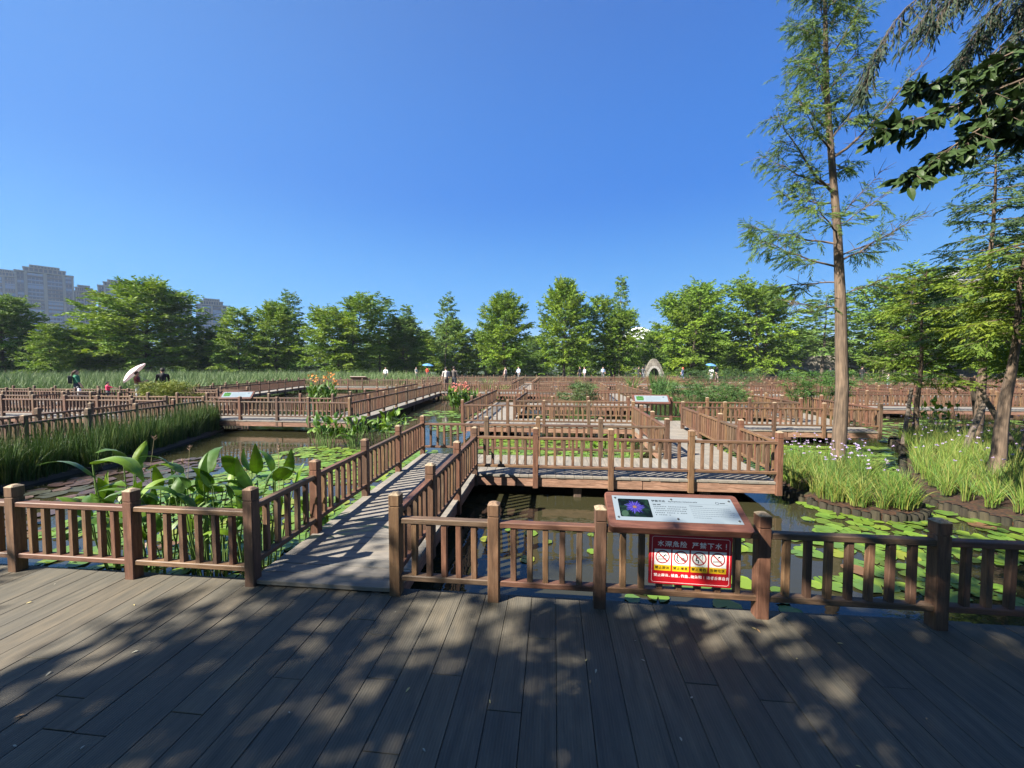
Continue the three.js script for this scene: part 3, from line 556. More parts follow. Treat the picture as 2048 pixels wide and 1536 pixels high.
sapling('tallest dark pointed sapling behind the leaning trunk', [10.15, -0.25, -10.6], [0.15, 0.0], 0.10, 7.9, { ...flat, col: SC, base: 0.3, R: 1.3, limbs: 64 }, 31);
sapling('second dark sapling at the right frame edge', [11.9, -0.25, -10.9], [0.1, 0.1], 0.10, 7.4, { ...flat, col: SC, R: 1.5, base: 0.3, limbs: 64 }, 32);
sapling('front sapling with thick leaning bare trunk', [7.72, -0.22, -7.75], [0.55, -0.2], 0.115, 4.4, { ...flat, base: 0.55, R: 1.2, limbs: 36, col: SB, rise: -0.02, taper: 0.5 }, 33);
sapling('yellow-green sapling left of the leaning trunk', [10.0, -0.25, -12.0], [-0.1, 0.2], 0.075, 4.7, { ...flat, base: 0.32, R: 1.35, limbs: 46, col: SB, taper: 0.5 }, 34);
sapling('low bushy sapling overlapping the right frame edge', [9.4, -0.25, -8.9], [0.3, 0], 0.08, 4.2, { ...flat, base: 0.4, R: 1.25, limbs: 38, col: [SB[0], SB[1]], taper: 0.5 }, 35);
for (const [lab, a, b, rr] of [['thick support pole leaning up to the right from the flowers', [8.65, -0.3, -9.35], [10.05, 1.05, -10.3], 0.06], ['dark support pole leaning left between the saplings', [11.2, -0.3, -11.6], [10.3, 1.5, -10.9], 0.055], ['darkest support pole behind the leaning trunk', [9.9, -0.3, -9.3], [9.1, 1.2, -9.4], 0.055], ['short mossy support pole under the yellow-green sapling', [9.2, -0.3, -11.4], [9.85, 1.2, -12.0], 0.05]]) {
  const t = new Tri(); tube(t, [V(...a), V(...a).lerp(V(...b), 0.5), V(...b)], [rr, rr * 0.95, rr * 0.85], 10);
  solo('support_pole', t.geo(), std([0.13, 0.105, 0.085], { map: BARK.map, bumpMap: BARK.bumpMap, bumpScale: 0.006 }), lab, 'pole', 'sapling supports');
}

// ---------------------------------------------------------------- shade trees behind the viewer and the overhanging branches
function ovalLeaf(L, W, n = 5) { // along +Y, face +Z, slightly cupped
  const t = new Tri(), P = (i, s) => { const f = i / n, w = W / 2 * Math.sin(PI * Math.pow(f, 0.85)) * s; return V(w, f * L, -0.18 * L * f * f + Math.abs(w) * 0.25); };
  for (let i = 0; i < n; i++) for (const s of [-1, 1]) { const a = P(i, 0), b = P(i + 1, 0), c = P(i + 1, s), d = P(i, s); if (s > 0) { t.tri(a, d, c); t.tri(a, c, b); } else { t.tri(a, c, d); t.tri(a, b, c); } }
  return t.geo();
}
function shadeTree(label, x, z, H, R, base, n, seed, leafL = 0.20) {
  const g = top(new THREE.Group(), 'shade_tree', label, 'tree', 'shade trees over the boardwalk'); g.position.set(x, -0.05, z);
  const p = makeTree({ seed, H, R, base, trunk: 0.2, limbs: n, sub: 0.22, subL: 0.95, step: 0.12, leaf: [leafL, leafL * 0.6], inner: 0.25, droop: 0.4, el: [0.0, 1.1], lift: [-0.2, 0.4], curl: 0, profile: round, col: [[0.045, 0.085, 0.022], [0.055, 0.095, 0.022]] });
  part(g, 'trunk', p.wood, BARK); part(g, 'crown', p.leaf, LEAF.far); return g;
}
shadeTree('leafy shade tree behind the viewer over the boardwalk', -1.7, 3.7, 8.0, 4.3, 0.34, 240, 51);
shadeTree('leafy shade tree further left over the boardwalk', -9.4, 4.2, 7.3, 3.8, 0.36, 62, 52);
shadeTree('leafy shade tree set back between the other two', -5.4, 5.3, 8.0, 4.1, 0.34, 220, 55);
shadeTree('leafy shade tree to the right behind the viewer', 3.0, 3.9, 7.8, 4.4, 0.34, 240, 53);
shadeTree('leafy shade tree outermost on the right behind the viewer', 8.6, 4.4, 7.5, 4.0, 0.36, 130, 54);
{
  const g = top(new THREE.Group(), 'overhanging_tree', 'dark oval-leaved branch hanging in from the upper right', 'tree'), r = RNG(71), wood = new Tri();
  const lg = [ovalLeaf(0.125, 0.062), ovalLeaf(0.105, 0.055), ovalLeaf(0.14, 0.062)], q = new THREE.Quaternion(), M = new THREE.Matrix4(), all = [];
  tube(wood, [V(8.2, -0.1, -0.3), V(8.1, 1.8, -0.4), V(8.0, 3.6, -0.6), V(7.4, 4.9, -1.6), V(6.6, 5.6, -3.0)], [0.16, 0.14, 0.12, 0.09, 0.06], 10);
  const put = (p, d) => { const f = d.clone().normalize(); q.setFromUnitVectors(UP, f); const roll = new THREE.Quaternion().setFromAxisAngle(f, r() * 6.28); q.premultiply(roll); const s = r.r(0.75, 1.15); all.push(lg[r.i(3)].clone().applyMatrix4(M.compose(p, q, V(s, s, s)))); };
  const lines = [[[6.6, 5.6, -3.0], [5.6, 5.0, -4.3], [4.6, 4.65, -4.6], [3.75, 4.3, -4.42], [3.14, 4.08, -4.26]], [[5.6, 5.0, -4.3], [4.6, 4.4, -4.5], [3.95, 4.0, -4.43], [3.45, 3.64, -4.27]], [[6.4, 5.5, -3.3], [5.6, 4.6, -4.6], [5.0, 4.35, -5.0]], [[5.9, 5.2, -4.0], [4.9, 5.1, -4.7], [4.1, 4.75, -4.6], [3.6, 4.6, -4.5]], [[6.6, 5.6, -3.0], [5.7, 4.9, -4.6], [4.9, 4.6, -4.8], [4.3, 4.25, -4.6]], [[6.6, 5.6, -3.0], [5.9, 5.4, -4.6], [5.2, 5.1, -5.0], [4.6, 4.9, -4.9]], [[6.6, 5.6, -3.0], [6.0, 5.0, -4.8], [5.4, 4.7, -5.2], [4.8, 4.4, -5.0]]];
  for (const L of lines) {
    const c = new THREE.CatmullRomCurve3(L.map((p) => V(...p))), pts = c.getPoints(14); tube(wood, pts, pts.map((_, i) => Math.max(0.004, 0.022 * (1 - i / 15))), 5);
    for (let k = 0; k < 62; k++) {
      const f = 0.2 + 0.8 * (k + r()) / 62, p = c.getPoint(f), d = c.getTangent(f), tw = d.clone().add(V(r.s() * 0.9, r.r(-1.0, 0.35), r.s() * 0.9)).normalize(), len = r.r(0.12, 0.38) * (1.2 - 0.55 * f), e = p.clone().addScaledVector(tw, len);
      tube(wood, [p, e], [0.004, 0.0018], 3);
      const m = 5 + r.i(5); for (let j = 0; j < m; j++) put(p.clone().lerp(e, 0.25 + 0.75 * (j + 0.5) / m), tw.clone().add(V(r.s() * 0.9, r.r(-0.9, 0.3), r.s() * 0.9)));
    }
    put(pts[14], c.getTangent(1));
  }
  part(g, 'trunk', wood.geo(), BARK); part(g, 'crown', mergeGeometries(all), leafMat([0.040, 0.072, 0.020], 0.30, { roughness: 0.45 }));
}
{
  const g = top(new THREE.Group(), 'overhanging_tree', 'drooping narrow-leaved branches in the top right corner', 'tree'), r = RNG(72), wood = new Tri(), leaf = new Tri();
  tube(wood, [V(9.2, -0.1, -1.6), V(9.0, 2.4, -1.9), V(8.6, 5.0, -2.6), V(8.0, 7.0, -3.6)], [0.17, 0.15, 0.12, 0.08], 10);
  const lines = [[[8.0, 7.0, -3.6], [6.4, 6.9, -5.0], [5.0, 6.4, -5.2], [3.9, 5.8, -4.95], [3.45, 5.2, -4.8], [3.3, 4.85, -4.72]], [[7.2, 7.0, -4.3], [5.6, 6.6, -5.2], [4.6, 6.1, -5.1], [4.15, 5.6, -5.0]], [[7.2, 7.0, -4.3], [6.2, 6.3, -5.2], [5.5, 5.7, -5.3], [5.0, 5.15, -5.2]], [[8.0, 6.6, -3.6], [6.6, 6.0, -5.0], [5.8, 5.2, -5.3], [5.3, 4.5, -5.2]], [[8.0, 6.8, -3.6], [6.6, 6.4, -4.9], [5.8, 5.9, -5.2], [5.1, 5.5, -5.2], [4.7, 5.1, -5.1]], [[7.5, 6.2, -4.2], [6.4, 5.6, -5.1], [5.8, 4.9, -5.3], [5.45, 4.35, -5.2]], [[6.4, 6.9, -5.0], [5.8, 6.3, -5.4], [5.4, 6.0, -5.4]], [[6.4, 6.6, -5.0], [5.9, 5.7, -5.2], [5.6, 5.2, -5.2]], [[6.8, 6.9, -4.8], [5.7, 6.5, -5.6], [5.2, 6.0, -5.6], [4.9, 5.5, -5.5]], [[7, 6.9, -4.6], [6.0, 6.1, -5.5], [5.5, 5.5, -5.6], [5.1, 5.0, -5.5]], [[7.4, 7.0, -4.4], [6.3, 6.6, -5.6], [5.6, 6.2, -5.8], [5.2, 5.8, -5.8]], [[7.4, 7.0, -4.4], [6.2, 6.9, -5.8], [5.5, 6.8, -6.0], [4.9, 6.5, -5.9], [4.6, 6.1, -5.8]], [[7.4, 6.8, -4.4], [6.5, 6.2, -5.4], [6.0, 5.6, -5.6], [5.8, 5.1, -5.6]], [[7.4, 6.8, -4.4], [6.6, 5.9, -5.3], [6.1, 5.2, -5.5], [5.8, 4.6, -5.4]]];
  for (const L of lines) {
    const c = new THREE.CatmullRomCurve3(L.map((p) => V(...p))), pts = c.getPoints(16); tube(wood, pts, pts.map((_, i) => Math.max(0.003, 0.016 * (1 - i / 17))), 5);
    for (let k = 0; k < 84; k++) {
      const f = 0.22 + 0.78 * (k + r()) / 84, p = c.getPoint(f), d = c.getTangent(f), tw = d.clone().multiplyScalar(0.7).add(V(r.s() * 0.6, r.r(-1.1, 0.05), r.s() * 0.6)).normalize(), len = r.r(0.18, 0.5) * (1.15 - 0.4 * f), e = p.clone().addScaledVector(tw, len); e.y -= 0.06;
      tube(wood, [p, e], [0.004, 0.0018], 3); const tone = tint([0.034, 0.062, 0.030], r, 0.2);
      const m = Math.round(len / 0.022); for (let j = 0; j < m; j++) { const b = p.clone().lerp(e, 0.1 + 0.9 * (j + r()) / m), fd = tw.clone().multiplyScalar(0.9).add(V(r.s() * 0.55, r.s() * 0.45 - 0.25, r.s() * 0.55)).normalize().multiplyScalar(r.r(0.07, 0.13)); rhomb(leaf, b, fd, 0.0075, fd.clone().cross(V(r.s(), r.s(), r.s())).normalize(), tint(tone, r, 0.12)); }
    }
  }
  part(g, 'trunk', wood.geo(), BARKD); part(g, 'crown', leaf.geo(), LEAF.far);
}

// ---------------------------------------------------------------- water plants
// paddle leaf along +Y bending to +Z: blade on a short stalk
function paddle(L, W, bend, fold, ns = 8, na = 4) {
  const t = new Tri(), P = (i, j) => { const f = i / ns, s = j / na * 2 - 1, w = W / 2 * Math.pow(Math.sin(PI * Math.pow(f, 0.72) * 0.985), 0.85), a = bend * f * f; return V(s * w, L * f * Math.cos(a * 0.6), L * f * Math.sin(a * 0.75) + Math.abs(s) * w * fold + Math.sin(f * 9 + s * 3) * W * 0.02); };
  const N = (i, j) => { const e = 0.02, a = P(Math.max(0, i - e), j), b = P(Math.min(ns, i + e), j), c = P(Math.min(Math.max(i, 0.15), ns - 0.15), j - e), d = P(Math.min(Math.max(i, 0.15), ns - 0.15), j + e); return d.sub(c).cross(b.sub(a)).normalize(); };
  for (let i = 0; i < ns; i++) for (let j = 0; j < na; j++) {
    const q = [[i, j], [i, j + 1], [i + 1, j + 1], [i + 1, j]], p = q.map(([a, b]) => P(a, b)), n = q.map(([a, b]) => N(a, b)), u = q.map(([a, b]) => [b / na, a / ns]);
    t.tri(p[0], p[1], p[2], u[0], u[1], u[2], null, n[0], n[1], n[2]); t.tri(p[0], p[2], p[3], u[0], u[2], u[3], null, n[0], n[2], n[3]);
  }
  return t.geo();
}
const veinTex = tex(256, 256, (u, v) => { const m = Math.abs(u - 0.5), vein = 0.5 + 0.5 * Math.sin((v * 46 - m * 34) * 2), rib = m < 0.018 ? 0.35 : 0, k = 0.86 + vein * 0.08 + rib + per(u, v, 6, 6, 3.3) * 0.25; return [k * (1 + rib * 0.2), k, k * (1 + rib * 0.4)]; });
const PAD_L = [[0.150, 0.280, 0.014], [0.115, 0.235, 0.016], [0.195, 0.335, 0.014], [0.080, 0.185, 0.026]].map((c) => leafMat(c, 0.5, { map: veinTex, roughness: 0.5, specularIntensity: 0.5 }));
const STEM = std([0.10, 0.17, 0.04], { roughness: 0.6 });
const paddles = [paddle(0.36, 0.15, 0.5, 0.25), paddle(0.42, 0.17, 0.9, 0.2), paddle(0.32, 0.12, 0.3, 0.4), paddle(0.40, 0.14, -0.4, 0.3), paddle(0.46, 0.2, 1.2, 0.15)];
// an arrow of upright paddle leaves on stems; each leaf and stem a part
function thalia(name, label, x, z, n, spread, h, sc, seed, group, y = WATER, aim) {
  const g = top(new THREE.Group(), name, label, 'water plant', group), r = RNG(seed); g.position.set(x, y, z);
  for (let i = 0; i < n; i++) {
    const a = r() * 6.28, d = Math.sqrt(r()) * spread, b = V(Math.cos(a) * d * 0.6, -0.1, Math.sin(a) * d * 0.45), H = h * r.r(0.35, 1), e = V(Math.cos(a) * d * 1.1 + r.s() * 0.08, H, Math.sin(a) * d * 0.9 + r.s() * 0.08), m = b.clone().lerp(e, 0.55).add(V(r.s() * 0.03, 0.04, r.s() * 0.03));
    const t = new Tri(); tube(t, [b, m, e], [0.009 * sc, 0.007 * sc, 0.005 * sc], 5); part(g, 'stem', t.geo(), STEM);
    const L = part(g, 'leaf', paddles[r.i(5)], PAD_L[r.i(4)], e.x, e.y, e.z), s = sc * r.r(0.55, 0.95), up = r.r(0.05, 0.95), ya = aim !== undefined ? aim + r.s() * 1.6 : r() * 6.28;
    L.scale.set(s, s, s); L.rotation.set(up * 0.9, ya, r.s() * 0.35, 'YXZ');
  }
  return g;
}
const TG = 'large-leaved water plants at the near railing';
thalia('thalia_plant', 'tall leafy water plant with a huge drooping leaf left of the railing post', -4.62, -3.72, 21, 0.32, 1.02, 1.1, 201, TG);
thalia('thalia_plant', 'leafy water plant behind the second bay of the shaded railing', -4.08, -3.58, 22, 0.30, 0.98, 1.0, 202, TG);
thalia('thalia_plant', 'densest leafy water plant behind the shaded railing', -3.72, -3.74, 24, 0.34, 1.05, 1.0, 203, TG);
thalia('thalia_plant', 'leafy water plant with upright pointed leaves', -3.34, -3.60, 24, 0.32, 1.02, 0.95, 204, TG);
thalia('thalia_plant', 'leafy water plant crowding the tall corner post', -2.98, -3.66, 23, 0.30, 0.98, 0.95, 205, TG);
thalia('thalia_plant', 'small leafy water plant low by the dark walkway railing', -2.86, -4.25, 9, 0.22, 0.45, 0.75, 206, TG);
{ // the one huge drooping leaf
  const g = scene.children.find((o) => o.name === 'thalia_plant'), L = part(g, 'leaf', paddle(0.62, 0.25, 1.1, 0.22, 10, 5), PAD_L[2], -0.25, 1.08, 0.05); L.rotation.set(1.05, 1.35, -0.2, 'YXZ'); L.userData.label = 'huge bright drooping leaf';
  const t = new Tri(); tube(t, [V(-0.05, -0.1, 0), V(-0.2, 0.4, 0.04), V(-0.25, 1.08, 0.05)], [0.012, 0.010, 0.008], 6); part(g, 'stem', t.geo(), STEM);
}
const TM = 'bright leafy water plants in the mid pond';
[[-6.25, -10.0, 'leftmost bright leafy plant below the left crossing'], [-5.85, -9.75, 'second bright leafy plant below the left crossing'], [-5.45, -10.1, 'middle bright leafy plant before the long walkway'], [-5.1, -9.7, 'bright leafy plant just right of the clump middle'], [-4.8, -10.4, 'rear bright leafy plant beside dark water'], [-4.55, -10.9, 'rightmost bright leafy plant beside dark water']].forEach(([x, z, l], i) => thalia('thalia_plant', l, x, z, 26, 0.36, 0.72, 0.78, 220 + i, TM));
thalia('thalia_plant', 'bright lit leafy plant standing before the right crossing', 12.0, -13.9, 26, 0.42, 1.0, 0.72, 240, null);
thalia('thalia_plant', 'bright lit leafy plant right of its twin before the crossing', 12.5, -13.9, 22, 0.4, 0.95, 0.72, 241, null);
thalia('thalia_plant', 'low arrow-leaved plant seen through the near crossing rails', 1.55, -8.9, 20, 0.4, 0.5, 0.7, 242, null);
thalia('thalia_plant', 'low arrow-leaved plant at the foot of the middle walkway', 1.0, -9.3, 16, 0.35, 0.4, 0.65, 243, null);

// strap-leaved clumps (reeds, iris, rush) -------------------------------------------------
function bladeClump(seed, n, h, w, spread, curve, cols, seg = 4) {
  const r = RNG(seed), t = new Tri();
  for (let i = 0; i < n; i++) {
    const a = r() * 6.28, d = Math.sqrt(r()) * spread, H = h * r.r(0.55, 1.1), b = V(Math.cos(a) * d, 0, Math.sin(a) * d), az = a + r.s() * 1.2, cv = curve * r.r(0.3, 1.3), tone = tint(cols[r.i(cols.length)], r, 0.18), fx = r() * 6.28, sd = V(Math.cos(fx), 0, Math.sin(fx));
    let pl = null;
    for (let k = 0; k <= seg; k++) {
      const f = k / seg, p = b.clone().add(V(Math.cos(az) * cv * H * f * f, H * f * (1 - 0.25 * cv * f), Math.sin(az) * cv * H * f * f)), ww = w * (f < 0.3 ? 0.75 + f : 1.05) * (1 - Math.pow(f, 3)) / 2;
      const q = [p.clone().addScaledVector(sd, ww), p.clone().addScaledVector(sd, -ww)];
      if (pl) { t.tri(pl[0], pl[1], q[1], null, null, null, tone); if (k < seg) t.tri(pl[0], q[1], q[0], null, null, null, tone); }
      pl = q;
    }
  }
  return t.geo();
}
function scatter(name, geos, mat, spots, label, category) { // one mass: instanced copies of a few clump shapes
  const g = top(new THREE.Group(), name, label, category, null, 'stuff');
  geos.forEach((geo, k) => {
    const S = spots.filter((_, i) => i % geos.length === k), m = cast(new THREE.InstancedMesh(geo, mat, S.length)), M = new THREE.Matrix4(), q = new THREE.Quaternion();
    S.forEach(([x, y, z, a, s, sy], i) => m.setMatrixAt(i, M.compose(V(x, y, z), q.setFromAxisAngle(UP, a), V(s, sy ?? s, s)))); m.name = name + '_clumps'; g.add(m);
  });
  return g;
}
const BLADE = leafMat([1, 1, 1], 0.35, { vertexColors: true, roughness: 0.6 });
const reedCol = [[0.050, 0.110, 0.018], [0.066, 0.132, 0.018], [0.040, 0.090, 0.020], [0.110, 0.150, 0.032]];
{ // dark rush bank along the left path
  const r = RNG(300), S = [], xe = (z) => z > -6.9 ? -9.25 + 0.04 * Math.sin(z * 3) : -9.0 - (z + 6.9) * -0.36; // water edge
  const fr = (z) => -9.90 + (z + 3.035) * 0.1846; // path railing line
  for (let i = 0; i < 900; i++) { const z = r.r(-12.0, -4.2), a = fr(z) + 0.12, b = Math.max(a + 0.3, xe(z) - 0.15), x = r.r(a, b); S.push([x, -0.28, z, r() * 6.28, r.r(0.75, 1.15), r.r(0.75, 1.3)]); }
  scatter('rush_bank', [bladeClump(1, 22, 0.78, 0.010, 0.07, 0.22, reedCol), bladeClump(2, 22, 0.88, 0.009, 0.08, 0.16, reedCol), bladeClump(3, 20, 0.7, 0.011, 0.07, 0.35, reedCol)], BLADE, S, 'dense dark green rushes along the left path', 'rushes');
  const t = new Tri(); let prev = null;
  for (let k = 0; k <= 40; k++) { const z = -3.4 - k * 8.7 / 40, e = xe(z) + 0.02, f = fr(z) - 1.6, ring = [V(f, -0.26, z), V(e - 0.15, -0.25 + 0.03 * noise.noise(z * 2, 1, 1), z), V(e, -0.6, z)]; if (prev) for (let i = 0; i < 2; i++) t.quad(prev[i], prev[i + 1], ring[i + 1], ring[i], [0, 0], [0, 1], [1, 1], [1, 0]); prev = ring; }
  solo('soil_bank', t.geo(), std([0.045, 0.035, 0.025], { roughness: 0.95, side: THREE.DoubleSide }), 'dark muddy bank under the rushes', 'bank', null, 'structure');
}
{ // reed field
  const r = RNG(310), S = [], cols = [[0.130, 0.205, 0.058], [0.105, 0.175, 0.046], [0.200, 0.255, 0.120], [0.075, 0.138, 0.034]];
  for (let i = 0; i < 9500; i++) { const z = -19 - 33 * Math.pow(r(), 0.8), xr = z > -31.6 ? -19.6 + (z + 17.6) * 0.257 - 0.5 : (z > -34 ? -23.2 : -13 - r() * 4), x = xr - Math.pow(r(), 0.85) * (34 + (-19 - z) * 1.1); S.push([x, -0.3, z, r() * 6.28, r.r(0.85, 1.25), r.r(0.75, 1.0)]); }
  scatter('reed_field', [bladeClump(11, 16, 1.75, 0.034, 0.25, 0.35, cols), bladeClump(12, 16, 1.95, 0.030, 0.25, 0.28, cols), bladeClump(13, 14, 1.6, 0.036, 0.28, 0.45, cols)], BLADE, S, 'wide field of tall green reeds behind the left walkways', 'reeds');
}
// papyrus: thin stems with mop heads
function papyrus(seed, n, h, spread, tone) {
  const r = RNG(seed), t = new Tri();
  for (let i = 0; i < n; i++) {
    const a = r() * 6.28, d = Math.sqrt(r()) * spread, H = h * r.r(0.6, 1.08), b = V(Math.cos(a) * d * 0.5, 0, Math.sin(a) * d * 0.5), e = V(Math.cos(a) * d * 1.1, H, Math.sin(a) * d * 1.1), m = b.clone().lerp(e, 0.5).add(V(0, H * 0.06, 0)), c = tint(tone, r, 0.2);
    tube(t, [b, m, e], [0.010, 0.008, 0.006], 3, c.map((v) => v * 0.9));
    for (let k = 0; k < 34; k++) { const u = r() * 6.28, v = r.r(-0.25, 1.1), dir = V(Math.cos(u) * Math.cos(v), Math.sin(v), Math.sin(u) * Math.cos(v)).multiplyScalar(r.r(0.14, 0.30)), mid = e.clone().addScaledVector(dir, 0.6), end = e.clone().add(dir).add(V(0, -0.05, 0)), nn = dir.clone().cross(V(r.s(), r.s(), r.s())).normalize().multiplyScalar(0.006); const cc = tint(c, r, 0.15), N = UP;
      for (const [p, q] of [[e, mid], [mid, end]]) { const A = p.clone().add(nn), B = p.clone().sub(nn), C = q.clone().sub(nn), D = q.clone().add(nn), fn = B.clone().sub(A).cross(D.clone().sub(A)).normalize(); t.tri(A, B, C, [0, 0], [0, 0], [0, 0], cc, fn, fn, fn); t.tri(A, C, D, [0, 0], [0, 0], [0, 0], cc, fn, fn, fn); } }
  }
  return t.geo();
}
const PY = 'papyrus clumps in the pond';
[[-15.75, -14.72, 1.28, 1.0, 100, [0.175, 0.210, 0.022], 'yellow-green papyrus below the man in black'], [0.95, -15.6, 1.25, 0.8, 44, [0.075, 0.125, 0.040], 'sparse papyrus between the middle crossings'], [5.5, -15.6, 1.3, 1.5, 90, [0.060, 0.125, 0.030], 'wide green papyrus behind the pale board'], [12.2, -31.0, 1.7, 2.6, 110, [0.058, 0.110, 0.032], 'low wide papyrus under the stone arch tree'], [9.75, -15.9, 1.65, 1.0, 80, [0.058, 0.125, 0.024], 'full papyrus touching the tall cypress trunk'], [24.1, -30.0, 1.4, 2.4, 90, [0.060, 0.115, 0.030], 'distant papyrus right of the cypress trunk'], [6.7, -16.2, 1.0, 0.8, 40, [0.066, 0.128, 0.026], 'papyrus at the right end of the wide clump']].forEach(([x, z, h, sp, n, c, l], i) => solo('papyrus_clump', papyrus(330 + i, n, h + 0.1, sp, c), BLADE, l, 'papyrus', PY).position.set(x, WATER - 0.05, z));
// cannas
function canna(label, x, z, h, sp, n, flower, seed, fs) {
  const g = top(new THREE.Group(), 'canna_clump', label, 'flower', null), r = RNG(seed), fl = new Tri(); g.position.set(x, WATER, z);
  const st = new Tri();
  for (let i = 0; i < n; i++) {
    const a = r() * 6.28, d = Math.sqrt(r()) * sp, H = h * r.r(0.7, 1), b = V(Math.cos(a) * d * 0.7, -0.1, Math.sin(a) * d * 0.7), e = V(Math.cos(a) * d, H, Math.sin(a) * d); tube(st, [b, e], [0.014, 0.008], 4);
    const nl = 5 + r.i(3);
    for (let k = 0; k < nl; k++) { const f = 0.12 + 0.7 * k / nl, p = b.clone().lerp(e, f), L = part(g, 'leaf', paddles[r.i(4)], PAD_L[[0, 1, 3, 1][r.i(4)]], p.x, p.y, p.z), s = r.r(0.8, 1.35); L.scale.set(s * 0.9, s, s); L.rotation.set(r.r(0.15, 0.75), r() * 6.28, 0, 'YXZ'); }
    if (r() < fs) for (let k = 0; k < 10; k++) { const p = e.clone().add(V(r.s() * 0.09, r.r(-0.06, 0.2), r.s() * 0.09)), d2 = V(r.s(), r.r(-0.2, 1), r.s()).normalize().multiplyScalar(r.r(0.07, 0.13)); rhomb(fl, p, d2, 0.035, d2.clone().cross(V(r.s(), r.s(), r.s())).normalize(), tint(flower, r, 0.2)); }
  }
  part(g, 'stems', st.geo(), STEM); part(g, 'blossoms', fl.geo(), leafMat([1, 1, 1], 0.3, { vertexColors: true })); return g;
}
canna('orange flowering canna clump left of the long walkway', -10.35, -16.9, 1.75, 0.75, 22, [0.62, 0.24, 0.05], 341, 0.5);
canna('pink flowering canna clump beside the open water', -4.55, -19.9, 1.15, 0.85, 30, [0.60, 0.19, 0.15], 342, 0.3);
const SP = 'spiky yellow-green bank plants';
[[-46, -36, 1.7, 'spiky variegated plant behind the reeds at the left'], [-9.6, -34.5, 1.3, 'yellow spiky plant left of the standing couple'], [-5.8, -34, 1.2, 'yellow spiky plant right of the standing couple'], [-3.9, -29.5, 1.0, 'yellow-green plant beside the far walkway'], [6.6, -34, 1.7, 'dark spiky plant behind the fourth crossing'], [9.2, -33, 1.6, 'leafy spiky plant left of the far orange rails'], [23.5, -48, 2.3, 'bright spiky bush under the rounded tree'], [34, -46, 2.2, 'dark spiky bush behind the cypress trunk'], [2.8, -43.5, 1.3, 'yellow flowering plant under the paired trees'], [-30, -44, 1.6, 'pale spiky plant at the reed field end']].forEach(([x, z, h, l], i) => { const c = i % 2 ? [[0.10, 0.16, 0.03], [0.16, 0.20, 0.05]] : [[0.17, 0.20, 0.06], [0.09, 0.15, 0.03]]; const m = solo('spiky_plant', bladeClump(360 + i, 70, h, 0.05, 0.4, 0.75, c), BLADE, l, 'plant', SP); m.position.set(x, -0.3, z); });
{ // tall bamboo-like grass left of the far orange rails and at the far right
  [[7.6, -30.0, 2.0, 'tall feathery grass tuft in the middle distance'], [15.2, -12.6, 1.2, 'tall green reed tuft at the right edge'], [16.2, -12.9, 1.3, 'darkest reed tuft at the right edge']].forEach(([x, z, h, l], i) => { const m = solo('tall_grass', bladeClump(380 + i, 160, h, 0.03, 0.55, 0.25, [[0.06, 0.13, 0.025], [0.045, 0.10, 0.022]]), BLADE, l, 'grass tuft', 'tall grass tufts'); m.position.set(x, -0.3, z); });
}

